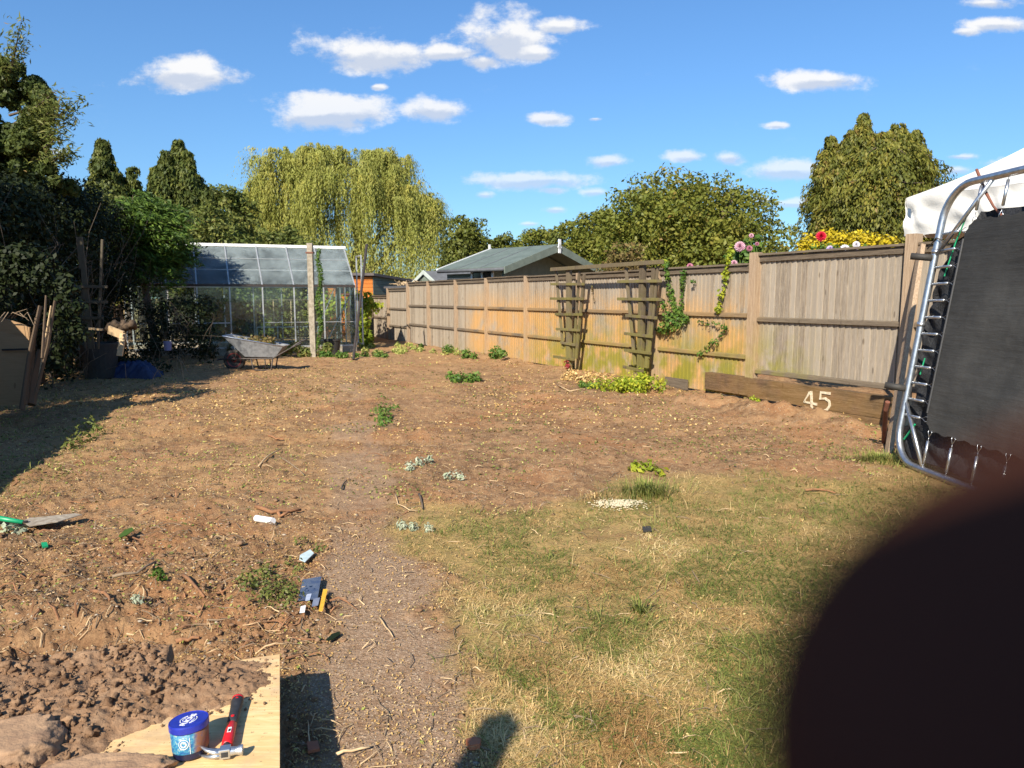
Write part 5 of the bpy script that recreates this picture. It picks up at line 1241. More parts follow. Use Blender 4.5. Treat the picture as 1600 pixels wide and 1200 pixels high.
# loose soil spilled over the board
def spill():
    n1_, n2_ = 260, 150; a = np.linspace(-.12, bl, n1_); c = np.linspace(.01, 1.05, n2_)
    A, C = np.meshgrid(a, c, indexing='ij'); X = BC.x+bdir.x*A+bsid.x*C; Y = BC.y+bdir.y*A+bsid.y*C
    # pile deep on the left, feathering to the right; bare strip at back edge
    edge = .03+.10*sst(A, .12, .28)+.24*sst(A, .24, .44); h = (C-edge)*.13-.004+.016*fbm(X, Y, 6, 4, 61)+.012*fbm(X, Y, 22, 4, 62, .7)
    h = np.where(A < .03, h-.5*(.03-A)/.14*(C < .36), h); h = np.minimum(h, .05+.03*fbm(X, Y, 9, 3, 64)); h = h+.012*fbm(X, Y, 45, 4, 66, .7)
    h = h-sst(A, .30, .50)*.22*sst(.42-C, -.1, .15)
    Z_ = BT+h; idx = np.arange(n1_*n2_).reshape(n1_, n2_); Fq_ = np.stack([idx[:-1,:-1], idx[:-1,1:], idx[1:,1:], idx[1:,:-1]], -1).reshape(-1, 4)
    ok = (h.ravel()[Fq_] > -.012).any(1); Fq_ = Fq_[ok]; V = np.stack([X, Y, Z_], -1).reshape(-1, 3); V[:, 2] = np.maximum(V[:, 2], BT-.012)
    o = npmesh('loose_soil', V, Fq_, M['clod'], smooth=True, tint=.4+.6*vn(X.ravel()*9, Y.ravel()*9, 3)); tag(o, 'loose brown soil spilled across the back and left of the plywood board', 'soil', kind='stuff')
    k = rng.choice(h.size, 9000); hh = h.ravel()[k]; ok = hh > -.02-.03*rng.uniform(0, 1, len(k))**.5; k = k[ok]; n = len(k)
    sz = (.0012+.012*rng.uniform(0, 1, n)**7)*np.where(hh[ok] > .02, 1., .45); V = IV2[None]*(1+rng.normal(0, .36, (n, len(IV2), 1)))*sz[:, None, None]*rng.uniform(.55, 1.35, (n, 1, 3))
    V = (V+np.stack([X.ravel()[k], Y.ravel()[k], np.maximum(Z_.ravel()[k], BT)+sz*.3], -1)[:, None]).reshape(-1, 3); F2 = (IF2[None]+(np.arange(n)*len(IV2))[:, None, None]).reshape(-1, 3)
    o = npmesh('soil_crumbs', V, F2, M['clod'], tint=np.repeat(rng.uniform(0, 1, n), len(IV2))); tag(o, 'crumbs and clods of soil sprinkled over the plywood board', 'soil', kind='stuff')
spill()

def text_mesh(body, size, mat_, parent, M4, name='lettering', extr=.0006, bold=.0):
    cu = bpy.data.curves.new(name, 'FONT'); cu.body = body; cu.size = size; cu.extrude = extr; cu.align_x = 'CENTER'; cu.align_y = 'CENTER'; cu.offset = bold
    tmp = bpy.data.objects.new('tmp', cu); COL.objects.link(tmp); dg = bpy.context.evaluated_depsgraph_get(); me = bpy.data.meshes.new_from_object(tmp.evaluated_get(dg)); bpy.data.objects.remove(tmp)
    me.transform(M4); 
    if parent is not None: me.transform(Matrix.Translation(-wloc(parent)))
    return link(me, name, parent, mat_)
def tub():
    c = P(299, 1176, BT); r, h = .050, .098; tilt = Vector((-.07, .10, 1)).normalized(); 
    e = empty('plastic_tub', c, 'blue tub with a bright blue lid standing on the plywood board', 'tub')
    b = MB(); b.lathe([(0,0),(r*.90,0),(r*.93,.004),(r*.94,.018),(r*.99,h*.78),(r*.99,h*.80),(0,h*.80)], c, 48, tilt)
    o = b.build('tub_body', M['darkblue'], e, smooth=True)
    b = MB(); b.lathe([(r*.955,.018),(r*.965,.02),(r*.998,h*.74),(r*.985,h*.745)], c, 48, tilt); lb = b.build('paper_label', M['label'], o, smooth=True)
    # white ring mark on the label, facing the camera
    q = Vector((0,0,1)).rotation_difference(tilt); 
    def onlab(ang, z, rr=r*1.0): return c+q@Vector((rr*math.sin(ang), -rr*math.cos(ang), z))
    b = MB()
    for rr2, wd in ((.013, .0016), (.007, .003)):
        pts = [onlab(.10+math.cos(k/20*6.283)*rr2/r, .048+math.sin(k/20*6.283)*rr2, r*1.003) for k in range(21)]; b.tube(pts, wd/2, 5, cap=False)
    b.tube([onlab(.42, z) for z in (.02,.035,.05,.065)], .0008, 5); b.build('ring_mark', M['white'], lb)
    b = MB(); b.lathe([(r*1.0,h*.76),(r*1.045,h*.77),(r*1.05,h*.93),(r*1.03,h*.97),(r*.985,h*.975),(r*.975,h*.955),(0,h*.955)], c, 56, tilt); lid = b.build('lid', M['blueplastic'], e, smooth=False)
    lid.modifiers.new('b', 'BEVEL').width = .0012
    top = c+q@Vector((0,0,h*.957)); base = Matrix.Translation(top)@q.to_matrix().to_4x4()@Matrix.Rotation(R(84), 4, 'Z')
    text_mesh('FUCHS', .0215, M['white'], lid, base@Matrix.Scale(1, 4), bold=.0005)
    b = MB()
    for a0, a1, rr2 in ((35, 140, .0215), (215, 320, .0215), (62, 118, .0150), (242, 298, .0150)):
        pts = [base@Vector((rr2*math.cos(R(a0+(a1-a0)*k/14))*1.05, rr2*math.sin(R(a0+(a1-a0)*k/14)), .0006)) for k in range(15)]; b.tube(pts, .0013, 5)
    b.build('swoosh_mark', M['white'], lid)
tub()
def hammer():
    zt = BT; hc = P(352, 1176, zt+.02); he = P(372, 1092, zt+.02); e = empty('claw_hammer', (hc.x, hc.y, zt), 'claw hammer with red and black handle lying on the board', 'hammer')
    ax = (he-hc); ax.z = .0; Lh = ax.length; ax.normalize(); s = Vector((ax.y, -ax.x, 0)); Z = Vector((0,0,1)); c0 = Vector((hc.x, hc.y, zt+.022))
    S = lambda a, b_, z=0: c0+s*a+ax*b_+Z*z
    # head: face on +s (right), claw on -s (left)
    b = MB(); b.tube([S(.012,0), S(.030,0), S(.034,0), S(.044,0), S(.047,0)], [.0125,.0105,.0125,.0145,.0135], 16); 
    b.frame(S(-.014,-.013,-.014), s*.028, ax*.026, Z*.028); 
    hd = b.build('head', M['galv'], e, smooth=False, bevel=.002)
    b = MB(); b.frame(S(-.009,-.0145,-.007), s*.018, ax*.002, Z*.014); b.build('eye_recess', M['blackgrip'], hd)
    for sg in (-1, 1):
        b = MB(); b.tube([S(-.010,-.002,sg*.004), S(-.030,-.001,sg*.006), S(-.048,.006,sg*.010), S(-.062,.018,sg*.013), S(-.068,.024,sg*.014)], [.012,.0095,.0065,.004,.0015], 10, squash=.75); b.build('claw', M['galv'], hd, smooth=True)
    b = MB(); b.tube([S(0,.008), S(0,.024), S(0,.034)], [.0135,.0115,.010], 14); b.build('neck', M['blackgrip'], e, smooth=True)
    k = Lh
    b = MB(); b.tube([S(0,.030), S(0,.036), S(0,k*.48), S(0,k*.50)], [.0115,.0155,.0145,.011], 16, squash=.85); rd = b.build('red_shaft', M['red'], e, smooth=True)
    b = MB(); b.tube([S(0,k*.49), S(0,k*.52), S(0,k*.66), S(0,k*.80), S(0,k*.93), S(0,k*.985)], [.0115,.0150,.0155,.0163,.0182,.0160], 16, squash=.85); gp_ = b.build('black_grip', M['blackgrip'], e, smooth=True)
    b = MB(); b.tube([S(0,k*.975), S(0,k*1.0), S(0,k*1.012)], [.0165,.0175,.012], 16, squash=.85); b.build('end_cap', M['red'], e, smooth=True)
    b = MB(); b.lathe([(0,-.0005),(.0052,-.0005),(.0052,.0015),(.003,.0025),(0,.0026)], S(0,k*.57,.0128), 14); b.build('red_inlay', M['red'], gp_)
    b = MB(); b.lathe([(0,-.0005),(.0045,-.0005),(.0045,.0015),(0,.002)], S(0,k*.92,.0150), 3); b.build('red_inlay', M['red'], gp_)
    b = MB(); b.frame(S(-.005,k*.27,.0118), s*.010, ax*.024, Z*.0012); b.build('badge', M['white'], rd)
    b = MB(); b.frame(S(-.003,k*.28,.0131), s*.006, ax*.012+s*.001, Z*.0008); b.build('badge_mark', M['blackgrip'], rd)
hammer()

# ------------------------------------------------------------------ small found things on the ground
def lay(p, dz=0.): return Vector((p.x, p.y, gz(p.x, p.y)+dz))
a, c = lay(P(401, 818), .025), lay(P(427, 827), .025); b = MB(); b.tube([a, c], .022, 14); o = b.build('plastic_tube', M['white'], smooth=False); tag(o, 'short white plastic tube lying on the soil', 'tube')
b = MB(); b.tube([a.lerp(c, -.001), a.lerp(c, -.004)], .017, 12); b.build('bore', M['slate'], o)
def sheet(name, label, pts, mat_, th=.004, z=.015, cat='litter'):
    b = MB(); p3 = [lay(P(x, y)) for x, y in pts]; zz = max(p.z for p in p3)+z; p3 = [Vector((p.x, p.y, zz)) for p in p3]; b.prism(p3, (0,0,th)); o = b.build(name, mat_); tag(o, label, cat); return o, zz
o, zz = sheet('plastic_scrap', 'pale bluish piece of clear plastic on the path edge', [(469,877),(485,868),(491,874),(477,888),(468,884)], simple('pale_plastic', (.55,.66,.66), (.4,.5,.5), 20, .3))
o, zz = sheet('seed_packet', 'dark blue printed packet with orange edge lying beside the path', [(474,926),(503,921),(497,957),(466,960)], simple('packet_print', (.04,.06,.12), (.10,.12,.16), 14, .35), cat='packet')
def onp(x, y, z): return P(x, y, z)
for pts, m_, nm in (([(505,921),(512,921),(504,955),(498,955)], M['yellow'], 'orange_edge'), ([(479,929),(487,928),(484,938),(477,939)], simple('pale_print', (.45,.5,.6), (.3,.35,.45), 20), 'pale_print'), ([(490,936),(500,934),(497,946),(487,948)], simple('mid_print', (.12,.15,.22), (.2,.22,.28), 20), 'grey_print'), ([(470,948),(478,946),(476,957),(468,958)], M['white'], 'white_print')):
    b = MB(); b.prism([onp(x, y, zz+.0045) for x, y in pts], (0,0,.002)); b.build(nm, m_, o)
o, zz = sheet('plastic_scrap', 'crumpled green plastic scrap below the short sleeper', [(1122,607),(1134,603),(1145,608),(1144,614),(1128,613)], M['green_pl'], .03, .06)
sheet('pottery_shard', 'orange terracotta shard at the bottom edge beside the shadow', [(728,1170),(742,1166),(752,1170),(750,1178),(734,1180)], M['terracotta'], .02, .005, cat='shard')
sheet('pottery_shard', 'brown broken tile piece in the shadow right of the board', [(480,1173),(497,1171),(500,1184),(482,1188)], M['terracotta'], .01, .01, cat='shard')
sheet('plastic_scrap', 'tiny green plastic fragment on soil at the left', [(65,857),(74,856),(76,862),(67,864)], M['green_pl'], .01, .01)
sheet('plastic_scrap', 'small black scrap on the lawn right of the pale grain', [(1003,833),(1016,832),(1018,838),(1005,839)], M['rubber'], .012, .01)
# garden shears at left edge
e = empty('garden_shears', lay(P(20, 815)), 'green handled garden shears lying on the soil at the left edge', 'shears')
z0 = lay(P(60, 818)).z+.05
b = MB(); b.tube([P(-60, 806, z0+.02), P(0, 810, z0+.02), P(36, 816, z0)], [.019, .018, .014], 10); b.build('handle', M['green_pl'], e, smooth=True)
b = MB(); b.prism([P(34, 815, z0), P(46, 810, z0), P(80, 807, z0), P(118, 803, z0), P(128, 805, z0), P(90, 816, z0), P(46, 823, z0)], (0,0,.005)); b.build('blade', simple('dull_blade', (.50,.44,.34), (.30,.24,.17), 30, .5, .2), e)
b = MB(); b.lathe([(0,0),(.016,0),(.016,.012),(0,.014)], P(40, 817, z0+.004), 14); b.build('pivot', M['darkmetal'], e)
# individual sticks and roots
def stick(name, label, pts, r, m_, group=None, cat='stick', lift=.008):
    pp = []
    for x, y in pts: q = P(x, y); pp.append(Vector((q.x, q.y, gz(q.x, q.y)+r+lift)))
    mid = []
    for i in range(len(pp)-1): mid += [pp[i], pp[i].lerp(pp[i+1], .5)+Vector((random.gauss(0, .002), random.gauss(0, .002), random.uniform(0, r)))]
    mid.append(pp[-1]); b = MB(); n = len(mid); b.tube(mid, [r*(1-.45*i/(n-1)) for i in range(n)], 7); o = b.build(name, M[m_], smooth=True); tag(o, label, cat, group)
stick('split_cane', 'pale yellow stick lying across the gravel path', [(592,974),(603,990),(614,1005)], .0045, 'palewood')
stick('split_cane', 'flat yellow batten scrap at the bottom edge right of the shadow', [(524,1190),(550,1184),(578,1178)], .006, 'palewood')
stick('dark_twig', 'short dark curved twig standing up on a bare slab', [(534,768),(537,759),(542,754)], .007, 'rubber')
stick('dark_twig', 'dark bark piece beside the curved pale stem', [(655,782),(658,790),(660,800)], .010, 'bark')
stick('bent_stem', 'pale curved stem looped on the dry soil', [(618,780),(622,795),(640,804),(655,802)], .005, 'palewood')
stick('bent_stem', 'long pale stem crossing the soil left of the slabs', [(404,736),(420,722),(440,706)], .008, 'palewood')
stick('bent_stem', 'thin brown stem meeting the long pale one', [(436,722),(458,732),(475,742)], .006, 'twig')
stick('root_piece', 'reddish brown root on the left soil near the stems', [(420,684),(432,686),(444,687)], .012, 'root')
stick('root_piece', 'thick curved root above the plywood board', [(145,950),(160,958),(172,968),(174,976)], .010, 'root')
stick('root_piece', 'orange barked root lying right of the thick curved one', [(275,1008),(295,1004),(312,1008)], .011, 'root')
stick('root_piece', 'forked pale root just behind the soil heap', [(165,1032),(185,1030),(198,1040),(200,1052)], .009, 'palewood')
stick('root_piece', 'long brown root running across the left soil', [(178,924),(215,920),(245,900)], .009, 'twig')
stick('root_piece', 'brown root angled beside the weeds', [(288,922),(305,935),(320,952)], .010, 'root')
stick('root_piece', 'coarse root curl above the white plastic tube', [(400,800),(425,806),(452,804),(470,799)], .016, 'root')
stick('root_piece', 'second coarse root end above the white plastic tube', [(432,800),(438,810),(452,806)], .014, 'root')
stick('bent_stem', 'dry stem near the lawn edge in the middle', [(870,604),(890,612),(915,610)], .01, 'palewood')
stick('root_piece', 'reddish root pieces at the lawn edge toward the trampoline', [(1258,770),(1280,768),(1305,773)], .010, 'root')
o, zz = sheet('green_leaf', 'large single dark green leaf on the left soil', [(186,852),(196,842),(207,838),(210,842),(200,850),(190,854)], M['green_pl'] if 0 else LM['green'], .004, .02, cat='leaf')
o, zz = sheet('green_leaf', 'dark curled leaf on the path below the printed packet', [(510,1014),(520,1005),(531,1001),(532,1006),(522,1013),(513,1016)], LM['ivy'], .004, .01, cat='leaf')
# clumps of weeds and silver cuttings
def clump(label, spots, n, size, m_, rad=.05, name='weed_clump', cat='weed', aspect=.5):
    pr = [(lay(P(x, y), .03*s_), rad*s_) for x, y, s_ in spots]; plant(name, label, cat, pr, n, size, m_, aspect=aspect)
clump('bright green weed clump between the soil and the printed packet', [(400,930,1.4),(430,945,1.6),(410,955,1.4),(450,930,1.3),(425,915,1.2),(455,955,1.2),(390,945,1.),(465,900,1.),(500,862,.8),(470,856,.8),(385,925,1.),(440,965,1.2),(420,900,1.),(450,890,.9)], 900, .022, LM['mix'], .06)
clump('silvery leaved cutting on bare soil at the centre', [(640,742,1.),(655,735,1.),(670,730,.9)], 170, .04, LM['silver'], .05, 'silver_cutting', 'cutting', .35)
clump('second silvery cutting right of the central one', [(700,750,1.),(715,746,1.),(722,752,.8)], 110, .04, LM['silver'], .045, 'silver_cutting', 'cutting', .35)
clump('line of silvery leaves at the lawn edge', [(628,830,.9),(645,832,.9),(670,833,.9)], 150, .03, LM['silver'], .04, 'silver_cutting', 'cutting', .35)
clump('pale frosted cutting at the far left edge of the soil heap', [(70,1052,1.),(85,1050,.8)], 130, .026, LM['silver'], .035, 'silver_cutting', 'cutting', .4)
clump('small pale sprout on the soil behind the worktop', [(218,970,1.),(214,966,.7)], 80, .022, LM['silver'], .03, 'silver_cutting', 'cutting', .4)
clump('pale leaf heap beside the green shears', [(14,832,.8),(30,829,.7)], 60, .04, LM['silver'], .06, 'silver_cutting', 'cutting', .6)
clump('bright green leaves above the tall grass tuft', [(1000,740,1.2),(1015,738,1.2),(1030,742,1.2),(990,738,1.)], 130, .06, LM['bright'], .06)
clump('weedy stubble tuft in front of the shaded area', [(128,690,1.5),(140,668,1.4),(110,700,1.2),(155,680,1.1)], 300, .045, LM['mix'], .09)
clump('small green sprout on the left soil near the long root', [(248,925,1.),(255,932,.8)], 60, .03, LM['green'], .035)
clump('yellow leaves caught in the earth bank by the sleeper', [(1180,640,1.),(1175,648,1.),(1185,630,.8)], 70, .05, LM['bright'], .05)
# tall grass tuft
def tuft(label, px, py, n, h, spread, mat_, name='grass_tuft', lean=1.):
    c = lay(P(px, py)); V = []; Fc = []; T = []
    for i in range(n):
        a = random.uniform(0, 6.28); r = abs(random.gauss(0, spread)); b0 = Vector((c.x+math.cos(a)*r, c.y+math.sin(a)*r*.6, c.z-.005)); L = h*random.uniform(.5, 1.2)
        out = Vector((math.cos(a), math.sin(a), 0))*L*random.uniform(.2, .9)*lean; m_ = b0+out*.35+Vector((0,0,L*.6)); tp = b0+out+Vector((0,0,L*random.uniform(.3, .8))); s_ = Vector((-math.sin(a), math.cos(a), 0))*.0025
        k = len(V); V += [b0-s_, b0+s_, m_+s_, m_-s_, tp+s_*.2, tp-s_*.2]; Fc += [(k, k+1, k+2, k+3), (k+3, k+2, k+4, k+5)]; T += [random.random()]*6
    o = npmesh(name, np.array([tuple(v) for v in V]), np.array(Fc), mat_, None, np.array(T)); tag(o, label, 'grass tuft', kind='stuff')
tuft('tall dry green grass tuft where soil meets lawn', 1010, 775, 420, .16, .17, LM['grass'])
tuft('grass tuft growing around the trampoline foot', 1375, 720, 620, .10, .28, LM['grass'])
tuft('upright grass tuft standing on the lawn right of centre', 1000, 960, 60, .10, .03, LM['grass'])
tuft('faded straw tuft left of the tall grass tuft', 930, 785, 120, .07, .10, LM['straw'])
# pale grain spilled on lawn
def grains():
    c = P(966, 793); n = 650; x = c.x+rng.normal(0, .085, n); y = c.y+rng.normal(0, .055, n); z = gh(x, y)+.012
    s = rng.uniform(.004, .008, n); V = (IV1[None]*s[:, None, None]*np.array([1, 1, .6])+np.stack([x, y, z], -1)[:, None]).reshape(-1, 3); Fq_ = (IF1[None]+(np.arange(n)*len(IV1))[:, None, None]).reshape(-1, 3)
    o = npmesh('spilled_grain', V, Fq_, M['white'] if 0 else simple('cream_grain', (.62,.54,.37), (.45,.38,.24), 50, .8)); tag(o, 'patch of pale grain spilled on the lawn edge', 'grain', kind='stuff')
grains()

# ------------------------------------------------------------------ ground cover (uncountable)
def rnd_ground(n, px_rng, py_rng, fn=None):
    """random spots spread evenly in view over the ground"""
    px = rng.uniform(px_rng[0], px_rng[1], n); py = rng.uniform(py_rng[0], py_rng[1], n)
    dx, dy = px-800, 600-py; Yd = FPX*CP+dy*SP; Zd = dy*CP-FPX*SP; t_ = -H0/Zd; x, y = dx*t_, Yd*t_
    if fn is not None:
        k = rng.uniform(0, 1, n) < fn(x, y); x, y = x[k], y[k]
    return x, y
def onboard(x, y):
    a = (x-BC.x)*bdir.x+(y-BC.y)*bdir.y; c = (x-BC.x)*bsid.x+(y-BC.y)*bsid.y; return (a > -.02) & (c > -.02)
fence_ok = lambda x, y: (fcoord(x, y)[1] > .08)
def litter(name, label, n, size, m_, fn, py=(555, 1230), up=.55, aspect=.6, zoff=.006, scaleY=.0):
    x, y = rnd_ground(n, (-60, 1660), py, fn); k = fence_ok(x, y) & ~onboard(x, y); x, y = x[k], y[k]; n = len(x); z = gh(x, y)+zoff
    d = np.tile([[0, 0, 1.]], (n, 1)); sz = size*(1+scaleY*np.clip(y-2, 0, 14))
    o = leaves(name, np.stack([x, y, z+sz*.12*rng.uniform(0, 1, n)], -1), d, sz, m_, None, rng.uniform(0, 1, n), aspect=aspect, nj=up); tag(o, label, 'ground litter', kind='stuff')
    return o
notlawn = lambda x, y: (1-.82*lawnmask(x, y))*(1-.6*pathmask(x, y))
pat = lambda x, y, s, sc=1.: np.clip(.35+1.1*fbm(x, y, sc, 4, s), .04, 1)
litter('leaf_litter', 'scatter of dry tan leaf scraps over the bare soil', 150000, .010, LM['litter'], lambda x, y: notlawn(x, y)*pat(x, y, 71)*(1-.7*((x > -.5) & (y > 5))), aspect=.5, scaleY=.15)
litter('leaf_litter', 'thicker yellow leaf litter in front of the greenhouse', 36000, .030, LM['litter'], lambda x, y: sst(y, 6.5, 11)*pat(x, y, 73, .6), py=(555, 720), scaleY=.03)
litter('fresh_clippings', 'scatter of yellow green leaf clippings over the soil', 60000, .015, LM['litgreen'], lambda x, y: (1-.9*pathmask(x, y))*notlawn(x, y)*(.16+.84*sst(y, 4, 7))*np.clip(2.2*fbm(x, y, .9, 4, 75)+.5*sst(y, 9, 15), 0, 1), scaleY=.12)
litter('green_clippings', 'green weed leaves lying about the middle ground', 42000, .026, LM['mixlit'], lambda x, y: sst(y, 3.5, 7)*np.clip(3.0*fbm(x, y, 1.0, 4, 79)-.2, 0, 1)*(1-.5*(x>0))*(1-.5*lawnmask(x, y)), py=(555, 900), scaleY=.05)
litter('path_chippings', 'tiny pale flecks of litter on the worn path', 6000, .0055, LM['litter'], lambda x, y: pathmask(x, y), py=(780, 1230))
litter('lawn_litter', 'dry leaf scraps on the lawn', 9000, .014, LM['litter'], lambda x, y: lawnmask(x, y)*pat(x, y, 81), py=(740, 1230), scaleY=.05)
def lumps(name, label, n, s0, s1, m_, fn, py, flat=.7, sub=1, zo=.2, cat='soil', scaleY=0):
    x, y = rnd_ground(n, (-60, 1660), py, fn); k = fence_ok(x, y) & ~onboard(x, y); x, y = x[k], y[k]; n = len(x); s = (s0+(s1-s0)*rng.uniform(0, 1, n)**3)*(1+scaleY*y); z = gh(x, y)+s*zo
    IV, IF = (IV1, IF1) if sub == 1 else (IV2, IF2)
    V = IV[None]*(1+rng.normal(0, .34 if sub == 2 else .16, (n, len(IV), 1)))*s[:, None, None]*np.array([1, 1, flat])*rng.uniform(.7, 1.3, (n, 1, 3))
    V = (V+np.stack([x, y, z], -1)[:, None]).reshape(-1, 3); Fq_ = (IF[None]+(np.arange(n)*len(IV))[:, None, None]).reshape(-1, 3)
    o = npmesh(name, V, Fq_, m_, tint=np.repeat(rng.uniform(0, 1, n), len(IV)), smooth=False); tag(o, label, cat, kind='stuff'); return o
soilness = lambda x, y: (1-lawnmask(x, y))*(1-pathmask(x, y))
lumps('soil_clods', 'crumbly clods of dug soil in the foreground', 20000, .002, .014, M['clod'], lambda x, y: soilness(x, y)*np.where(x < -.4, 1, .25)*pat(x, y, 91, 2), (840, 1230), sub=2)
lumps('soil_clods', 'scattered soil lumps over the middle ground', 11000, .004, .024, M['clod'], lambda x, y: soilness(x, y)*pat(x, y, 92, 1.2), (590, 900), zo=.0, flat=.5)
M['flint'] = simple('pale_flint', (.55,.47,.36), (.36,.29,.21), 40, .8, tintamt=.6)
lumps('pebbles', 'pale flints and pebbles strewn over the soil', 5200, .002, .010, M['flint'], lambda x, y: soilness(x, y)*pat(x, y, 93, 1.5), (760, 1230), flat=.5, cat='pebbles')
litter('matted_weeds', 'matted torn weeds and stems clustered over the dug soil', 26000, .020, LM['mixlit'], lambda x, y: soilness(x, y)*sst(y, 2.6, 4)*(.5+.5*(x < 0))*sst(fbm(x, y, 1.7, 5, 151, .65), .12, .35), aspect=.22, up=.8)
litter('bark_chips', 'dark bark chips and torn root bark in the dug soil', 24000, .013, LM['bark'], lambda x, y: soilness(x, y)*sst(-x, -.6, .6)*sst(fbm(x, y, 1.4, 5, 153, .65), -.1, .3), aspect=.4, up=.9, py=(620, 1230), scaleY=.05)
lumps('pebbles', 'cluster of pale pebbles near the white tube', 160, .006, .014, M['flint'], lambda x, y: np.exp(-(((x+1.95)/.45)**2+((y-4.4)/.5)**2)), (780, 880), flat=.5, cat='pebbles')
def twigs(name, label, n, l0, l1, r, m_, fn, py, group_kind='stuff', rise=.02):
    x, y = rnd_ground(n, (-60, 1500), py, fn); k = fence_ok(x, y) & ~onboard(x, y); x, y = x[k], y[k]; b = MB()
    for xx, yy in zip(x, y):
        a = random.uniform(0, 6.28); L = random.uniform(l0, l1)*(1+.03*yy); pts = []; cur = Vector((xx, yy, 0)); aa = a
        hz = random.uniform(0, rise)
        for k in range(4):
            f = k/3; pts.append(Vector((cur.x, cur.y, gz(cur.x, cur.y)+.004+hz*math.sin(f*3.1)))); cur = cur+Vector((math.cos(aa), math.sin(aa), 0))*L/3; aa += random.gauss(0, .45)
        rr = r*random.uniform(.5, 1.4)*(1+.06*yy); b.tube(pts, [rr, rr*.9, rr*.7, rr*.3], 5)
    o = b.build(name, M[m_]); tag(o, label, 'twigs', kind='stuff')
twigs('dry_twigs', 'dry twigs and straw coloured stems scattered on the soil', 2400, .03, .16, .0018, 'twig', lambda x, y: notlawn(x, y)*.8, (600, 1220))
twigs('pale_stems', 'pale cut stems scattered on the soil', 900, .02, .12, .0022, 'palewood', lambda x, y: notlawn(x, y)*.8, (600, 1220))
twigs('root_fragments', 'orange brown root fragments mixed into the dug earth', 520, .04, .16, .0036, 'root', lambda x, y: soilness(x, y)*np.where((x < -.8) | (fcoord(x, y)[1] < 1.4), 1, .12), (600, 1100), rise=.04)
# hazy straw and grass blades
def blades(name, label, n, m_, fn, L0, L1, wd, flat, px=(600, 2000), py=(700, 1260), combed=0., tn=0.):
    x, y = rnd_ground(n, px, py, fn); k = fence_ok(x, y) & ~onboard(x, y); x, y = x[k], y[k]; n = len(x); z = gh(x, y)
    th = rng.uniform(0, 2*np.pi, n)+0; 
    if combed: th = combed*2.2*fbm(x, y, 1.1, 3, 55)+rng.normal(0, .9, n)
    L = rng.uniform(L0, L1, n)*(1+.02*y); D = np.stack([np.cos(th), np.sin(th), np.zeros(n)], -1); Sd = np.stack([-np.sin(th), np.cos(th), np.zeros(n)], -1)*(wd*(1+.14*y)*rng.uniform(.6, 1.4, n))[:, None]
    el = np.clip(rng.normal(flat, .28, n), .05, 1.5); b0 = np.stack([x, y, z-.003], -1); up = np.array([0, 0, 1.])
    m_p = b0+D*(L*.5*np.cos(el))[:, None]+up*(L*.55*np.sin(el))[:, None]; tp = b0+D*(L*np.cos(el*.7))[:, None]+up*(L*.75*np.sin(el*.8))[:, None]
    V = np.stack([b0-Sd, b0+Sd, m_p+Sd*.8, m_p-Sd*.8, tp+Sd*.15, tp-Sd*.15], 1).reshape(-1, 3); i = np.arange(n)*6
    Fq_ = np.concatenate([np.stack([i, i+1, i+2, i+3], -1), np.stack([i+3, i+2, i+4, i+5], -1)]); o = npmesh(name, V, Fq_, m_, None, np.repeat(np.clip(rng.uniform(0, 1, n)*(1-tn)+tn*(.5+1.5*fbm(x, y, 2.2, 4, 131)), 0, 1), 6)); tag(o, label, 'grass', kind='stuff')
green_p = lambda x, y: sst(fbm(x, y, 1.9, 5, 101, .7)*1.2+.36*sst(x-.22*y, 0., .6)-.20, -.05, .18)
blades('dry_grass', 'short straw coloured dry grass of the parched lawn', 185000, LM['straw'], lambda x, y: lawnmask(x, y)*(1-.8*green_p(x, y))*np.clip(.65+1.6*fbm(x, y, 3., 4, 141), .12, 1), .02, .065, .0010, .35, tn=.6)
blades('green_grass', 'green grass growing in patches through the dry lawn', 135000, LM['grass'], lambda x, y: lawnmask(x, y)*(.12+.88*green_p(x, y)), .02, .075, .0011, .5, tn=.5)
blades('long_grass', 'longer grass stalks tangled across the lawn', 9000, LM['grass'], lambda x, y: lawnmask(x, y)*(.1+.9*green_p(x, y)), .07, .16, .0012, .35)
blades('long_straw', 'long pale straw stalks lying across the lawn', 5000, LM['straw'], lambda x, y: lawnmask(x, y), .05, .15, .0009, .2)
blades('stubble', 'sparse dry stubble over the soil beyond the lawn', 16000, LM['straw'], lambda x, y: notlawn(x, y)*np.clip(1.3*fbm(x, y, .8, 4, 111), 0, 1), .015, .06, .0010, .3, px=(-50, 1500), py=(580, 1200))
blades('shaded_stubble', 'dark green stubble along the shaded left edge', 9000, LM['grass'], lambda x, y: sst(-x-.27*y, 1.9, 2.7)*.9, .03, .11, .0014, .5, px=(-60, 500), py=(570, 820))

# ------------------------------------------------------------------ an unseen stand-in post, added for the shadow at the bottom edge
zq = 2.6; tipg = P(790, 1128); base = tipg-Vector((sd.x, sd.y, 0))*(zq/-sd.z)
b = MB(); b.bar((base.x, base.y, 0), (base.x, base.y, zq), .10, .10, (1,.4,0)); o = b.build('shadow_post', M['darkwood']); tag(o, 'stand-in timber post added behind the viewpoint to cast a shadow on the lawn', 'post')

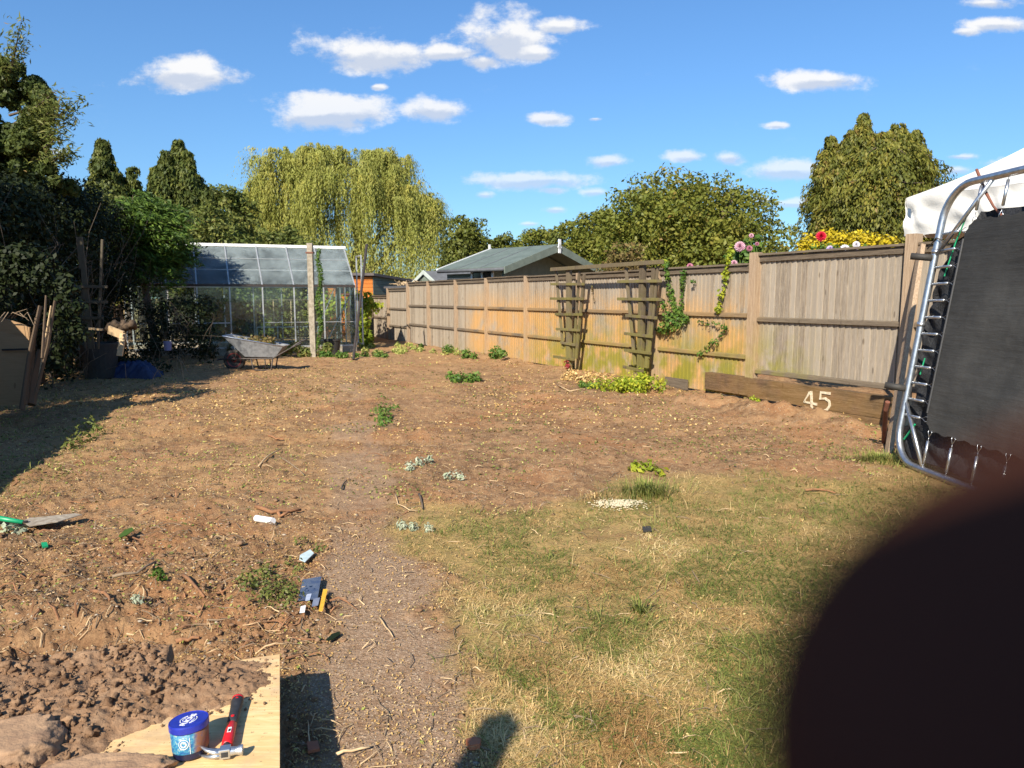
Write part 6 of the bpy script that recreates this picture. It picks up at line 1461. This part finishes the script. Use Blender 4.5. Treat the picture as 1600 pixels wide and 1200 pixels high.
# ------------------------------------------------------------------ the photographer's hand in front of the lens
def hand():
    def cw(px, py, d):   # a point at distance d along a view direction
        v = dirpx(px, py).normalized()*d; return Vector((v.x, v.y, v.z+H0))
    S = 20.0   # modelled large, then scaled, so the skin stays fine
    verts, edges, rad = [], [], []
    def add(p, r, parent=None):
        verts.append(p*S); rad.append(r*S); i = len(verts)-1
        if parent is not None: edges.append((parent, i))
        return i
    o3 = cw(0, 0, 0)
    tip = cw(1622, 1028, .0270)
    V3 = lambda x, y, z: Vector((x, y, H0+z))
    wrist = add(V3(.130, -.06, -.165), .030)
    palm = add(V3(.108, -.035, -.125), .032, wrist); pm2 = add(V3(.098, -.015, -.092), .026, palm)
    k2 = V3(.062, .014, -.058); a1 = add(V3(.082, .002, -.074), .0145, pm2); a2 = add(k2, .0130, a1); dd = (tip-k2)
    a3 = add(k2.lerp(tip, .5), .0125, a2); a4 = add(tip, .0120, a3); a5 = add(tip+dd.normalized()*.004, .0085, a4)
    for j, (a, b2, c2) in enumerate([((.106,.006,-.066),(.092,-.018,-.050),(.075,-.034,-.052)), ((.118,-.004,-.078),(.104,-.028,-.064),(.086,-.043,-.064)), ((.128,-.018,-.092),(.114,-.040,-.080),(.097,-.053,-.078))]):
        q = add(V3(*a), .0120, pm2); q = add(V3(*b2), .0108, q); q = add(V3(*c2), .0095, q)
    th = add(V3(.085,-.050,-.105), .015, palm); th = add(V3(.055,-.056,-.085), .0135, th); th = add(V3(.030,-.050,-.070), .012, th)
    elb = add(V3(.20, -.26, -.34), .038, wrist)
    me = bpy.data.meshes.new('person'); me.from_pydata([tuple(v) for v in verts], edges, []); o = bpy.data.objects.new('tmp_hand', me); COL.objects.link(o)
    m1 = o.modifiers.new('k', 'SKIN'); m1.use_smooth_shade = True
    for i, sv in enumerate(me.skin_vertices[0].data): sv.radius = (rad[i], rad[i]); sv.use_root = (i == 0)
    m2 = o.modifiers.new('s', 'SUBSURF'); m2.levels = 3; m2.render_levels = 3
    dg = bpy.context.evaluated_depsgraph_get(); me2 = bpy.data.meshes.new_from_object(o.evaluated_get(dg)); bpy.data.objects.remove(o)
    me2.transform(Matrix.Scale(1/S, 4)); me2.materials.clear()
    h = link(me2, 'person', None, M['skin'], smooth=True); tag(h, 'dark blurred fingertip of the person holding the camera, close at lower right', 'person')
    b = MB(); b.tube([V3(.145, -.145, -.235), V3(.19, -.26, -.34), V3(.22, -.36, -.36)], [.043, .052, .058], 20); b.build('sleeve', M['sleeve'], h, smooth=True)
    # the phone being held: the lens is in its upper corner, the viewpoint just proud of it
    ph = empty('smartphone', V3(.03, -.006, -.03), 'thin black smartphone held by the blurred fingers', 'phone')
    nq = Vector((0, CP, -SP)); uq = Vector((0, SP, CP)); xq = Vector((1, 0, 0)); c0 = Vector((0, 0, H0))-nq*.0035
    b = MB(); b.frame(c0-xq*.05-uq*.060-nq*.008, xq*.155, uq*.075, nq*.008); b.build('phone_case', M['blackgrip'], ph, bevel=.003)
    b = MB(); b.frame(c0-xq*.047-uq*.057-nq*.0086, xq*.149, uq*.069, nq*.0004); b.build('screen', M['darkglass'], ph)
hand()
